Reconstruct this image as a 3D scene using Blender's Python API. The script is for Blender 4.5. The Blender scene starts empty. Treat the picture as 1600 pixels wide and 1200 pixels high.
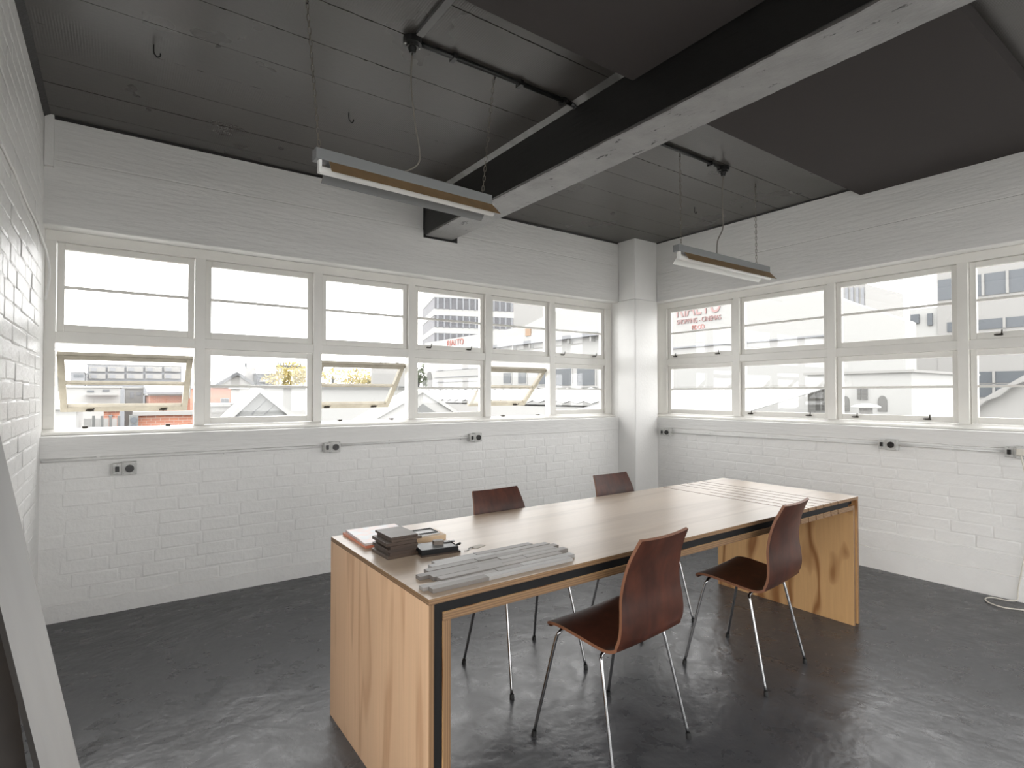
import bpy, math, random
from mathutils import Vector, Matrix
random.seed(7)
R = math.radians
scene = bpy.context.scene
col = scene.collection

# ------------------------------------------------------------------ camera
CAM = Vector((-4.8138, -4.2635, 1.35)); YAW = R(35.47); PITCH = R(1.06); FPX = 867.7
cam = bpy.data.objects.new('camera', bpy.data.cameras.new('camera'))
col.objects.link(cam)
cam.location = CAM
cam.rotation_euler = (math.pi / 2 + PITCH, 0, -YAW)
cam.data.sensor_width = 36.0
cam.data.lens = FPX / 1600 * 36.0
cam.data.clip_start = 0.02
cam.data.clip_end = 1000
scene.camera = cam
# ------------------------------------------------------------------ world: flat bright overcast sky
world = bpy.data.worlds.new('overcast_sky')
scene.world = world
world.use_nodes = True
bg = world.node_tree.nodes['Background']
bg.inputs['Color'].default_value = (1.0, 0.997, 0.992, 1)
bg.inputs['Strength'].default_value = 3.6
# ------------------------------------------------------------------ exposure
vs = scene.view_settings
vs.view_transform = 'Standard'
vs.look = 'None'
vs.gamma = 1.0
vs.use_curve_mapping = False
vs.exposure = .88
scene.cycles.use_denoising = True
scene.cycles.max_bounces = 14
scene.cycles.diffuse_bounces = 8
scene.cycles.transparent_max_bounces = 16
scene.cycles.sample_clamp_indirect = 12.0

# room numbers (metres): back wall y=0, right wall x=0, left wall x=XL, floor z=0
XL = -5.176; HC = 3.007; HS = 1.100; HH = 2.357; YF = -6.4
WT = 0.25                    # wall thickness
# daylight portals in the two seen window openings and the two added ones (they only guide sampling of the sky)
def portal(name, loc, rot, sx, sy):
    l = bpy.data.lights.new(name, 'AREA'); l.shape = 'RECTANGLE'; l.size = sx; l.size_y = sy
    l.cycles.is_portal = True
    o = bpy.data.objects.new(name, l); col.objects.link(o); o.location = loc; o.rotation_euler = rot
portal('sky_portal', (-2.75, 0.24, 1.73), (-math.pi / 2, 0, 0), 4.85, 1.26)
portal('sky_portal', (-2.6, -6.64, 1.405), (math.pi / 2, 0, 0), 4.6, 2.69)
portal('sky_portal', (-5.41, -4.08, 1.405), (-math.pi / 2, 0, math.pi / 2), 2.3, 2.69)
portal('sky_portal', (0.24, -3.0, 1.73), (-math.pi / 2, 0, -math.pi / 2), 5.4, 1.26)

# ------------------------------------------------------------------ helpers
_F = Vector((math.sin(YAW) * math.cos(PITCH), math.cos(YAW) * math.cos(PITCH), math.sin(PITCH)))
_R = Vector((math.cos(YAW), -math.sin(YAW), 0)); _U = _R.cross(_F)
def ray(px, py): return _F + _R * ((px - 800) / FPX) - _U * ((py - 600) / FPX)
def W(px, py, ax, v):
    """pixel of the photograph -> point on the plane axis ax = v"""
    d = ray(px, py); return CAM + d * ((v - CAM[ax]) / d[ax])
def D(px, py, depth): return CAM + ray(px, py) * depth

class MB:
    def __init__(s): s.v = []; s.f = []; s.m = []
    def face(s, pts, m=0):
        n = len(s.v); s.v += [tuple(p) for p in pts]; s.f.append(tuple(range(n, n + len(pts)))); s.m.append(m); return s
    def box(s, x0, x1, y0, y1, z0, z1, m=0):
        if x0 > x1: x0, x1 = x1, x0
        if y0 > y1: y0, y1 = y1, y0
        if z0 > z1: z0, z1 = z1, z0
        n = len(s.v)
        s.v += [(x0,y0,z0),(x1,y0,z0),(x1,y1,z0),(x0,y1,z0),(x0,y0,z1),(x1,y0,z1),(x1,y1,z1),(x0,y1,z1)]
        fs = [(0,3,2,1),(4,5,6,7),(0,1,5,4),(1,2,6,5),(2,3,7,6),(3,0,4,7)]   # bottom top -y +x +y -x
        mm = m if isinstance(m, (list, tuple)) else [m] * 6
        for f, k in zip(fs, mm): s.f.append(tuple(n + i for i in f)); s.m.append(k)
        return s
    def prism(s, poly, a, b, axis=1, m=0):
        """polygon in the plane across `axis`, extruded from a to b"""
        def P(q, t):
            return {0: (t, q[0], q[1]), 1: (q[0], t, q[1]), 2: (q[0], q[1], t)}[axis]
        n = len(s.v); k = len(poly)
        s.v += [P(q, a) for q in poly] + [P(q, b) for q in poly]
        s.f.append(tuple(n + i for i in range(k))[::-1]); s.m.append(m)
        s.f.append(tuple(n + k + i for i in range(k))); s.m.append(m)
        for i in range(k):
            j = (i + 1) % k; s.f.append((n + i, n + j, n + k + j, n + k + i)); s.m.append(m)
        return s
    def tube(s, path, r, n=8, m=0, closed=False, caps=True):
        path = [Vector(p) for p in path]; k = len(path); base = len(s.v); ref = None
        for i, p in enumerate(path):
            if closed: t = path[(i + 1) % k] - path[i - 1]
            else: t = path[min(i + 1, k - 1)] - path[max(i - 1, 0)]
            t.normalize()
            if ref is None:
                ref = Vector((0, 0, 1)) if abs(t.z) < .9 else Vector((1, 0, 0))
            u = (ref - t * ref.dot(t)).normalized(); w = t.cross(u); ref = u
            rr = r[i] if isinstance(r, (list, tuple)) else r
            for j in range(n):
                a = 2 * math.pi * j / n
                s.v.append(tuple(p + u * (rr * math.cos(a)) + w * (rr * math.sin(a))))
        for i in range(k if closed else k - 1):
            i2 = (i + 1) % k
            for j in range(n):
                j2 = (j + 1) % n
                s.f.append((base + i*n + j, base + i*n + j2, base + i2*n + j2, base + i2*n + j)); s.m.append(m)
        if caps and not closed:
            s.f.append(tuple(base + j for j in range(n))[::-1]); s.m.append(m)
            s.f.append(tuple(base + (k - 1) * n + j for j in range(n))); s.m.append(m)
        return s
    def xform(s, M, start=0):
        for i in range(start, len(s.v)): s.v[i] = tuple(M @ Vector(s.v[i]))
        return s
    def mesh(s, name, mats, smooth=False):
        me = bpy.data.meshes.new(name); me.from_pydata(s.v, [], s.f)
        for mt in (mats if isinstance(mats, (list, tuple)) else [mats]): me.materials.append(mt)
        me.polygons.foreach_set('material_index', s.m)
        if smooth: me.polygons.foreach_set('use_smooth', [True] * len(s.f))
        me.update(); return me
    def build(s, name, mats, parent=None, loc=(0,0,0), rot=(0,0,0), smooth=False, bevel=0):
        return put(name, s.mesh(name, mats, smooth), parent, loc, rot, bevel)
def put(name, me, parent=None, loc=(0,0,0), rot=(0,0,0), bevel=0):
    o = bpy.data.objects.new(name, me); col.objects.link(o)
    o.location = loc; o.rotation_euler = rot; o.parent = parent
    if bevel:
        b = o.modifiers.new('bevel', 'BEVEL'); b.width = bevel; b.segments = 2; b.limit_method = 'ANGLE'
    return o
def empty(name, loc=(0,0,0), rot=(0,0,0)):
    o = bpy.data.objects.new(name, None); col.objects.link(o); o.location = loc; o.rotation_euler = rot
    o.empty_display_size = .1; return o
def tag(o, label, cat, group=None):
    o['label'] = label; o['category'] = cat
    if group: o['group'] = group
    return o
def structure(o, label=None, cat=None):
    o['kind'] = 'structure'
    if label: o['label'] = label; o['category'] = cat
    return o
def copy_tree(o, parent=None):
    c = o.copy(); col.objects.link(c); c.parent = parent
    for ch in list(o.children): copy_tree(ch, c)
    return c
def smooth_path(pts, n=6):
    """Catmull-Rom through the points"""
    pts = [Vector(p) for p in pts]; out = []
    for i in range(len(pts) - 1):
        p0 = pts[max(i - 1, 0)]; p1 = pts[i]; p2 = pts[i + 1]; p3 = pts[min(i + 2, len(pts) - 1)]
        for k in range(n):
            t = k / n
            out.append(.5 * ((2 * p1) + (p2 - p0) * t + (2*p0 - 5*p1 + 4*p2 - p3) * t*t + (3*p1 - p0 - 3*p2 + p3) * t*t*t))
    out.append(pts[-1]); return out

# ------------------------------------------------------------------ materials
def nodes(name):
    m = bpy.data.materials.new(name); m.use_nodes = True
    nt = m.node_tree; return m, nt, nt.nodes['Principled BSDF']
def ramp(nt, fac, stops):
    r = nt.nodes.new('ShaderNodeValToRGB'); e = r.color_ramp.elements
    while len(e) < len(stops): e.new(.5)
    for q, (p, c) in zip(e, stops):
        q.position = p; q.color = (c[0], c[1], c[2], 1) if isinstance(c, (tuple, list)) else (c, c, c, 1)
    nt.links.new(fac, r.inputs['Fac']); return r.outputs['Color']
def coords(nt, scale=(1,1,1), kind='Object', rot=(0,0,0)):
    t = nt.nodes.new('ShaderNodeTexCoord'); mp = nt.nodes.new('ShaderNodeMapping')
    mp.inputs['Scale'].default_value = scale; mp.inputs['Rotation'].default_value = rot
    nt.links.new(t.outputs[kind], mp.inputs['Vector']); return mp.outputs['Vector']
def noise(nt, vec, scale, detail=4, rough=.55, dist=0):
    n = nt.nodes.new('ShaderNodeTexNoise'); n.inputs['Scale'].default_value = scale
    n.inputs['Detail'].default_value = detail; n.inputs['Roughness'].default_value = rough; n.inputs['Distortion'].default_value = dist
    nt.links.new(vec, n.inputs['Vector']); return n.outputs['Fac']
def bump(nt, bsdf, height, strength, dist=.01, normal=None):
    b = nt.nodes.new('ShaderNodeBump'); b.inputs['Strength'].default_value = strength; b.inputs['Distance'].default_value = dist
    nt.links.new(height, b.inputs['Height'])
    if normal is not None: nt.links.new(normal, b.inputs['Normal'])
    nt.links.new(b.outputs['Normal'], bsdf.inputs['Normal']); return b.outputs['Normal']
def plain(name, c, rough=.5, metal=0, spec=.5, n_scale=0, n_amt=.1, b_str=0, b_scale=60, stretch=(1,1,1), b_dist=.004):
    m, nt, b = nodes(name)
    b.inputs['Base Color'].default_value = (*c, 1); b.inputs['Roughness'].default_value = rough
    b.inputs['Metallic'].default_value = metal; b.inputs['Specular IOR Level'].default_value = spec
    if n_scale:
        f = noise(nt, coords(nt, stretch), n_scale)
        nt.links.new(ramp(nt, f, [(.25, tuple(x * (1 - n_amt) for x in c)), (.75, tuple(min(1, x * (1 + n_amt)) for x in c))]), b.inputs['Base Color'])
    if b_str: bump(nt, b, noise(nt, coords(nt, stretch), b_scale, 5), b_str, b_dist)
    return m

WHITE = plain('white_paint', (.80, .795, .78), .42, n_scale=3, n_amt=.03, b_str=.5, b_scale=45)
BOARDWHITE = plain('white_board_marked_concrete', (.76, .755, .74), .45, n_scale=2.5, n_amt=.05, b_str=.8, b_scale=17, stretch=(.35, .35, 2.6), b_dist=.007)
TRIM = plain('window_white_gloss', (.80, .785, .745), .3, n_scale=5, n_amt=.04, b_str=.12, b_scale=30)
SASHDIM = plain('dimmed_cream_sash', (.30, .27, .21), .5, n_scale=14, n_amt=.16)  # cream darkened on the open sashes to offset the bright sky on them
def m_brickwall():
    # mortar level behind the brick faces
    return plain('painted_mortar', (.79, .785, .77), .48, n_scale=6, n_amt=.04, b_str=1.0, b_scale=34)
MORTAR = m_brickwall()
BRICKP = plain('painted_brick', (.80, .795, .78), .42, n_scale=5, n_amt=.03, b_str=.9, b_scale=26)
def m_floor():
    m, nt, b = nodes('grey_painted_concrete_floor')
    v = coords(nt)
    n1 = noise(nt, v, 1.1, 5, .6, .3); n2 = noise(nt, v, 8, 5, .62, .4); n4 = noise(nt, v, 60, 3, .6)
    sa = noise(nt, coords(nt, (3, 22, 1), rot=(0, 0, .6)), 3.0, 6, .7, .5); sb = noise(nt, coords(nt, (20, 2.5, 1), rot=(0, 0, .25)), 3.0, 6, .7, .5)
    mx = nt.nodes.new('ShaderNodeMath'); mx.operation = 'MULTIPLY_ADD'; mx.inputs[1].default_value = .5
    nt.links.new(n2, mx.inputs[0]); nt.links.new(n1, mx.inputs[2])
    out = ramp(nt, mx.outputs[0], [(.45, (.037, .038, .042)), (1.0, (.060, .061, .066))])
    for sc, lim in ((sa, .75), (sb, .77)):
        k = ramp(nt, sc, [(lim, 0.0), (lim + .08, .22)])
        mix = nt.nodes.new('ShaderNodeMix'); mix.data_type = 'RGBA'
        nt.links.new(k, mix.inputs['Factor']); nt.links.new(out, mix.inputs['A']); mix.inputs['B'].default_value = (.20, .20, .20, 1); out = mix.outputs['Result']
    nt.links.new(out, b.inputs['Base Color'])
    nt.links.new(ramp(nt, n2, [(.3, .22), (.7, .40)]), b.inputs['Roughness'])
    nb = bump(nt, b, n1, .5, .05)
    nb = bump(nt, b, n2, .20, .010, nb)
    nb = bump(nt, b, sa, .03, .002, nb)
    bump(nt, b, n4, .2, .002, nb)
    return m
FLOOR = m_floor()
def m_ceil():
    m, nt, b = nodes('charcoal_gloss_board_marked_ceiling')
    v = coords(nt)
    n1 = noise(nt, v, 1.3, 4); n2 = noise(nt, coords(nt, (.35, 5, 1)), 14, 6, .65); n3 = noise(nt, v, 36, 4, .6)
    nt.links.new(ramp(nt, n1, [(.3, (.052, .047, .043)), (.7, (.064, .058, .053))]), b.inputs['Base Color'])
    nt.links.new(ramp(nt, n1, [(.3, .26), (.75, .34)]), b.inputs['Roughness'])
    w = nt.nodes.new('ShaderNodeTexWave'); w.bands_direction = 'X'; w.inputs['Scale'].default_value = 28; w.inputs['Distortion'].default_value = 1.2
    nt.links.new(v, w.inputs['Vector'])
    mask = nt.nodes.new('ShaderNodeMath'); mask.operation = 'MULTIPLY'
    nt.links.new(w.outputs['Fac'], mask.inputs[0]); nt.links.new(ramp(nt, noise(nt, coords(nt, (.5, 1.6, 1)), 1.6, 2), [(.48, 0.0), (.62, 1.0)]), mask.inputs[1])
    nb = bump(nt, b, n2, .05, .002); nb = bump(nt, b, n3, .20, .003, nb); bump(nt, b, mask.outputs[0], .30, .0016, nb)
    return m
CEIL = m_ceil()
CEILGAP = plain('black_joint', (.006, .006, .006), .6)
PANEL = plain('charcoal_felt_panel', (.060, .054, .053), .9, spec=.15, b_str=.15, b_scale=300)
BEAMDARK = plain('black_gloss_beam_paint', (.012, .0115, .011), .38, n_scale=3, n_amt=.25, b_str=.6, b_scale=22, stretch=(1, .25, 2))
BEAMPALE = plain('worn_grey_white_beam_paint', (.36, .36, .355), .42, n_scale=7, n_amt=.16, b_str=.9, b_scale=24, stretch=(1, .4, 1))
BEAMEDGE = plain('scuffed_beam_edge', (.060, .056, .054), .45, n_scale=9, n_amt=.5, b_str=.8, b_scale=30)
def m_beampale():
    m, nt, b = nodes('worn_grey_white_beam_paint')
    v = coords(nt); sp = noise(nt, coords(nt, (1, .45, 1)), 16, 6, .7); n1 = noise(nt, v, 5, 4)
    base = ramp(nt, n1, [(.3, (.25, .247, .243)), (.7, (.34, .336, .332))])
    mk = ramp(nt, sp, [(.35, 1.0), (.39, 0.0)])
    mx = nt.nodes.new('ShaderNodeMix'); mx.data_type = 'RGBA'
    nt.links.new(mk, mx.inputs['Factor']); nt.links.new(base, mx.inputs['A']); mx.inputs['B'].default_value = (.03, .03, .03, 1)
    nt.links.new(mx.outputs['Result'], b.inputs['Base Color']); b.inputs['Roughness'].default_value = .42
    bump(nt, b, noise(nt, coords(nt, (1, .5, 1)), 30, 6, .65), 1.0, .006)
    return m
BEAMPALE = m_beampale()
FILLETSHEEN = plain('fillet_sheen_grey', (.20, .195, .19), .4, n_scale=12, n_amt=.2)
def m_ply(name, base, dark, scale, rough, coat=0, figure=1.0, contrast=.6):
    """veneer: long grain streaks plus wandering cathedral rings; grain runs along the axis with the small scale"""
    m, nt, b = nodes(name)
    v = coords(nt, scale)
    big = noise(nt, v, 1.4, 3, .5, .4)                       # broad figure
    rings = nt.nodes.new('ShaderNodeMath'); rings.operation = 'MULTIPLY'; rings.inputs[1].default_value = 34 * figure
    nt.links.new(big, rings.inputs[0])
    sn = nt.nodes.new('ShaderNodeMath'); sn.operation = 'SINE'; nt.links.new(rings.outputs[0], sn.inputs[0])
    fine = noise(nt, coords(nt, tuple(q * (6 if q > 1 else .8) for q in scale)), 6, 5, .65)
    mid = tuple(a * (1 - contrast * .5) + d * contrast * .5 for a, d in zip(base, dark))
    dk = tuple(a * (1 - contrast) + d * contrast for a, d in zip(base, dark))
    c1 = ramp(nt, sn.outputs[0], [(0.0, base), (.45, base), (.85, mid), (1.0, dk)])
    c2 = ramp(nt, fine, [(.25, .90), (.75, 1.05)])
    c3 = ramp(nt, noise(nt, v, .8, 2), [(.3, .88), (.7, 1.06)])
    out = c1
    for c in (c2, c3):
        mx = nt.nodes.new('ShaderNodeMix'); mx.data_type = 'RGBA'; mx.blend_type = 'MULTIPLY'; mx.inputs['Factor'].default_value = 1
        nt.links.new(out, mx.inputs['A']); nt.links.new(c, mx.inputs['B']); out = mx.outputs['Result']
    nt.links.new(out, b.inputs['Base Color'])
    b.inputs['Roughness'].default_value = rough
    b.inputs['Coat Weight'].default_value = coat; b.inputs['Coat Roughness'].default_value = .3
    bump(nt, b, fine, .05, .001)
    return m
PLYTOP = m_ply('plywood_top', (.54, .425, .32), (.40, .29, .20), (.30, 2.6, 2.6), .33, .2, .5, contrast=.5)
PLYEND = m_ply('plywood_end_face', (.66, .43, .265), (.40, .21, .105), (3.0, 3.0, .34), .45, 0, 1.0, contrast=.5)
PLYORANGE = m_ply('pine_plywood_figured', (.60, .36, .165), (.26, .11, .035), (1.7, 1.7, .62), .4, 0, .8, contrast=.95)
def m_edge(name, axis):
    m, nt, b = nodes(name)
    w = nt.nodes.new('ShaderNodeTexWave'); w.bands_direction = axis; w.inputs['Scale'].default_value = 40; w.inputs['Distortion'].default_value = .4
    nt.links.new(coords(nt), w.inputs['Vector'])
    nt.links.new(ramp(nt, w.outputs['Fac'], [(.3, (.145, .080, .038)), (.75, (.225, .132, .064))]), b.inputs['Base Color'])
    b.inputs['Roughness'].default_value = .55
    return m
EDGEH = m_edge('ply_edge_laminations_flat', 'Z'); EDGEV = m_edge('ply_edge_laminations_upright', 'X')
BLACKPLY = plain('black_core_board', (.006, .006, .0065), .6, spec=.25)
def m_stain():
    m, nt, b = nodes('red_brown_stained_chair_ply')
    v = coords(nt, (9, 9, 1.2)); n = noise(nt, v, 3, 6, .6, .5); n2 = noise(nt, coords(nt), 7, 4)
    c = ramp(nt, n, [(.25, (.036, .011, .007)), (.75, (.092, .027, .014))])
    k = ramp(nt, n2, [(.32, .5), (.68, 1.2)])
    mx = nt.nodes.new('ShaderNodeMix'); mx.data_type = 'RGBA'; mx.blend_type = 'MULTIPLY'; mx.inputs['Factor'].default_value = 1
    nt.links.new(c, mx.inputs['A']); nt.links.new(k, mx.inputs['B'])
    nt.links.new(mx.outputs['Result'], b.inputs['Base Color'])
    b.inputs['Roughness'].default_value = .40; b.inputs['Specular IOR Level'].default_value = .35
    return m
STAIN = m_stain()
STAINEDGE = plain('stained_ply_edge', (.20, .085, .045), .5)
CHROME = plain('chrome_tube', (.40, .40, .405), .2, metal=1)
RUBBER = plain('black_rubber', (.01, .01, .01), .6)
STEEL = plain('dull_grey_metal', (.42, .42, .41), .4, metal=.6, n_scale=40, n_amt=.1)
CHAINM = plain('dull_bronze_chain', (.20, .18, .15), .45, metal=.5)
GREYENAMEL_SHADE = plain('grey_enamel_and_wing_shade', (.21, .215, .22), .4)
WHITEENAMEL = plain('white_enamel_reflector', (.82, .82, .80), .32)
TAN = plain('aged_tan_enamel', (.20, .13, .065), .5, n_scale=9, n_amt=.2)
TUBEGLASS = plain('unlit_fluorescent_tube', (.86, .85, .82), .15)
BLACKMETAL = plain('black_painted_metal', (.012, .012, .012), .35)
BRASSDARK = plain('dark_bronze_latch', (.05, .043, .035), .35, metal=.6)
CORD = plain('off_white_flex', (.66, .63, .56), .45)
GREYCORD = plain('grey_flex', (.17, .155, .135), .5)
CONDUITP = plain('white_painted_conduit', (.78, .775, .76), .4)
OUTLETGREY = plain('grey_metal_clad_outlet', (.56, .56, .54), .4, metal=0, n_scale=30, n_amt=.15)
OUTLETBLACK = plain('black_bakelite', (.012, .011, .011), .25)
PLANKGREY = plain('pale_grey_washed_plank', (.36, .36, .355), .5, n_scale=5, n_amt=.09, b_str=.1, b_scale=18, stretch=(3, 3, .25))
PLANKDARK = plain('dark_plank_edge', (.045, .040, .037), .5, n_scale=8, n_amt=.2)
def m_glass():
    m = bpy.data.materials.new('window_glass'); m.use_nodes = True; nt = m.node_tree
    nt.nodes.remove(nt.nodes['Principled BSDF']); out = nt.nodes['Material Output']
    tr = nt.nodes.new('ShaderNodeBsdfTransparent'); tr.inputs['Color'].default_value = (.962, .962, .960, 1)
    gl = nt.nodes.new('ShaderNodeBsdfGlossy'); gl.inputs['Roughness'].default_value = .02
    lw = nt.nodes.new('ShaderNodeLayerWeight'); lw.inputs['Blend'].default_value = .5
    pw = nt.nodes.new('ShaderNodeMath'); pw.operation = 'POWER'; pw.inputs[1].default_value = 5
    nt.links.new(lw.outputs['Facing'], pw.inputs[0])
    fr = nt.nodes.new('ShaderNodeMath'); fr.operation = 'MULTIPLY_ADD'; fr.inputs[1].default_value = .96; fr.inputs[2].default_value = .04
    nt.links.new(pw.outputs[0], fr.inputs[0])
    mx = nt.nodes.new('ShaderNodeMixShader')
    nt.links.new(fr.outputs[0], mx.inputs[0]); nt.links.new(tr.outputs[0], mx.inputs[1]); nt.links.new(gl.outputs[0], mx.inputs[2])
    nt.links.new(mx.outputs[0], out.inputs['Surface']); return m
GLASS = m_glass()

# ================================================================== ROOM SHELL
def brick_mesh(w, h, seed):
    rnd = random.Random(seed); mb = MB()
    j = lambda a: rnd.uniform(-a, a)
    rings = []
    for inset, d in ((-.004, 0.0), (.0005, .0022), (.005, .0036)):
        rings.append([(-w/2 + inset + j(.003), -d, -h/2 + inset + j(.003)), (w/2 - inset + j(.003), -d, -h/2 + inset + j(.003)),
                      (w/2 - inset + j(.003), -d, h/2 - inset + j(.003)), (-w/2 + inset + j(.003), -d, h/2 - inset + j(.003))])
    for r_ in rings: mb.v += r_
    for k in range(2):
        for i in range(4):
            i2 = (i + 1) % 4; mb.f.append((k*4 + i, k*4 + i2, (k+1)*4 + i2, (k+1)*4 + i)); mb.m.append(0)
    mb.f.append((8, 9, 10, 11)); mb.m.append(0)
    me = mb.mesh('brick', BRICKP, smooth=True); me.polygons[len(me.polygons) - 1].use_smooth = False
    return me
COURSE = .0815
STRETCH = [brick_mesh(.226, COURSE - .009, 100 + i) for i in range(6)]
HEADER = [brick_mesh(.108, COURSE - .011, 200 + i) for i in range(4)]
def lay_bricks(parent, a0, a1, z0, z1, place, rot, seed, most=300):
    rnd = random.Random(seed); n = 0; courses = int((z1 - z0) / COURSE + .3)
    for c in range(courses):
        z = z0 + COURSE * (c + .5)
        a = a0 - (.118 if c % 2 else 0.0) + rnd.uniform(-.03, .03)
        while True:
            hd = rnd.random() < .16
            w = .108 if hd else .226
            cx = a + w / 2
            if cx + w / 2 > a1 + .01 or n >= most: break
            if cx - w / 2 > a0 - .012:
                o = put('brick', rnd.choice(HEADER if hd else STRETCH), parent, place(cx, z + rnd.uniform(-.003, .003), rnd.uniform(-.0018, .0024)), (0, 0, rot))
                o.rotation_euler.y = rnd.uniform(-.011, .011); n += 1
            a += w + rnd.uniform(.008, .015)
    return n

floor = MB().box(XL - WT, WT, YF - WT, WT, -.12, 0).build('floor', FLOOR); structure(floor)
ceiling = MB().box(XL - WT, WT, YF - WT, WT, HC + .012, HC + .2).build('ceiling', CEILGAP); structure(ceiling)
rnd = random.Random(3)
joints = [-.001, -.1675] + [-.46 - .2925 * k for k in range(21)]
wide = {-1.045: .0022, -1.3375: .0016, -1.63: .0045, -1.9225: .0030, -2.215: .0034}
for y1, y0 in zip(joints, joints[1:]):
    jt = next((w for q, w in wide.items() if abs(q - y0) < .01), .0010); y0 += .0012 + jt * .35
    for x0, x1 in ((XL, -2.70), (-2.42, 0)):
        dz = rnd.uniform(-.0022, .0012); mb = MB()
        n = 110
        # a board with a slightly wandering edge
        lo = []; hi = []
        for i in range(n + 1):
            x = x0 + (x1 - x0) * i / n
            lo.append((x, y0 + rnd.random() ** 2 * jt * 1.6)); hi.append((x, y1 - rnd.random() ** 4 * .0022))
        for i in range(n):
            mb.face([(lo[i][0], lo[i][1], 0), (hi[i][0], hi[i][1], 0), (hi[i+1][0], hi[i+1][1], 0), (lo[i+1][0], lo[i+1][1], 0)])
            mb.face([(lo[i][0], lo[i][1], 0), (lo[i+1][0], lo[i+1][1], 0), (lo[i+1][0], lo[i+1][1], .014), (lo[i][0], lo[i][1], .014)])
            mb.face([(hi[i+1][0], hi[i+1][1], 0), (hi[i][0], hi[i][1], 0), (hi[i][0], hi[i][1], .014), (hi[i+1][0], hi[i+1][1], .014)])
        mb.build('board', CEIL, ceiling, (0, 0, HC + dz))

BLACKTRIM = plain('black_cornice_and_shade', (.020, .018, .018), .45, n_scale=20, n_amt=.2, b_str=.5, b_scale=40)
tr2 = MB().prism([(-.020, HC - .001), (.0, HC - .001), (.0, HC - .016)], XL, -.36, 0).build('shade_trim_2', BLACKTRIM); structure(tr2)  # black strip stands in for shade where back wall meets ceiling
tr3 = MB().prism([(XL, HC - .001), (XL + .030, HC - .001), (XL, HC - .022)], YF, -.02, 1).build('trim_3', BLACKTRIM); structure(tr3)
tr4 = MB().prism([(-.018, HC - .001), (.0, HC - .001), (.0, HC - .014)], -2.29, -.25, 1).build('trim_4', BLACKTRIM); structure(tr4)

# back wall (y = 0) with its long window opening
wall_back = MB().box(XL - WT, WT, 0, WT, 0, HS).box(XL - WT, WT, 0, WT, HH, HC + .1).box(XL - WT, XL, 0, WT, HS, HH).box(-.335, WT, 0, WT, HS, HH).build('wall_back', MORTAR)
structure(wall_back)
lay_bricks(wall_back, XL + .006, -.36, .105, .96, lambda a, z, d: (a, d, z), 0, 11)
def rough_bar(name, parent, a0, a1, z0, z1, d, place, mat, seed, step=.12, jit=.003, top=.002):
    """a long band of concrete standing d proud of the wall, lower edge a little ragged"""
    rnd = random.Random(seed); n = max(2, int((a1 - a0) / step)); mb = MB(); prev = None
    for i in range(n + 1):
        a = a0 + (a1 - a0) * i / n
        zl = z0 + rnd.uniform(-jit, jit); zh = z1 + rnd.uniform(-top, top); dd = d + rnd.uniform(-.0012, .0012)
        cur = [place(a, zl, 0), place(a, zl + .004, dd), place(a, zh - .004, dd), place(a, zh, 0)]
        if prev:
            for k in range(3): mb.face([prev[k], cur[k], cur[k+1], prev[k+1]])
        prev = cur
    return mb.build(name, mat, parent, smooth=True)
PB = lambda a, z, d: (a, -d, z)
rough_bar('plinth', wall_back, XL, -.36, -.01, .10, .012, PB, MORTAR, 5, .07, .002, .006)
rough_bar('sill_band', wall_back, XL, -.36, .965, HS, .010, PB, BOARDWHITE, 6)
rough_bar('lintel_board', wall_back, XL, -.36, HH + .001, 2.752, .006, PB, BOARDWHITE, 7, .16, .001, .001)
rough_bar('lintel_board', wall_back, XL, -.36, 2.757, HC, .003, PB, BOARDWHITE, 8, .16, .001, .001)
# right wall (x = 0)
YE = -5.62
wall_right = MB().box(0, WT, YF - WT, WT * 0, 0, HS).box(0, WT, YF - WT, 0, HH, HC + .1).box(0, WT, -.15, 0, HS, HH).box(0, WT, YF - WT, YE, HS, HH).build('wall_right', MORTAR)
structure(wall_right)
lay_bricks(wall_right, .26, 3.9, .30, .99, lambda a, z, d: (d, -a, z), -math.pi / 2, 12)
PR = lambda a, z, d: (-d, -a, z)
rough_bar('plinth', wall_right, .25, 6.4, -.01, .16, .016, PR, MORTAR, 15, .07, .002, .006)
rough_bar('plinth', wall_right, .25, 6.4, .165, .292, .010, PR, MORTAR, 16, .06, .004, .008)
rough_bar('sill_band', wall_right, .25, 6.4, .99, HS, .009, PR, BOARDWHITE, 17)
rough_bar('lintel_board', wall_right, .25, 6.4, HH + .001, 2.66, .006, PR, BOARDWHITE, 18, .16, .001, .001)
rough_bar('lintel_board', wall_right, .25, 6.4, 2.664, HC, .003, PR, BOARDWHITE, 19, .16, .001, .001)
# left wall
wall_left = MB().box(XL - WT, XL, -2.95, 0, 0, HC + .1).box(XL - WT, XL, YF - WT, -5.21, 0, HC + .1).box(XL - WT, XL, -5.21, -2.95, 0, .06).box(XL - WT, XL, -5.21, -2.95, 2.75, HC + .1).build('wall_left', MORTAR); structure(wall_left)
lay_bricks(wall_left, -1.84, -.005, .02, HC - .02, lambda a, z, d: (XL - d, a, z), math.pi / 2, 13, 300)
# wall behind the camera, unseen; its tall glazing is added for fill light
wall_front = MB().box(XL - WT, WT, YF - WT, YF, 0, .06).box(XL - WT, WT, YF - WT, YF, 2.75, HC + .1).box(XL - WT, -4.90, YF - WT, YF, .06, 2.75).box(-.30, WT, YF - WT, YF, .06, 2.75).build('wall_front', WHITE); structure(wall_front)
# corner pillar
pil = empty('wall_pillar', (-.178, -.125, 0)); structure(pil)
MB().box(-.178, .178, -.125, .125, 0, HH + .005).build('shaft', WHITE, pil, bevel=.008)
MB().box(-.172, .178, -.120, .125, HH + .006, HC + .01).build('upper_shaft', WHITE, pil, bevel=.008)
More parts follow.
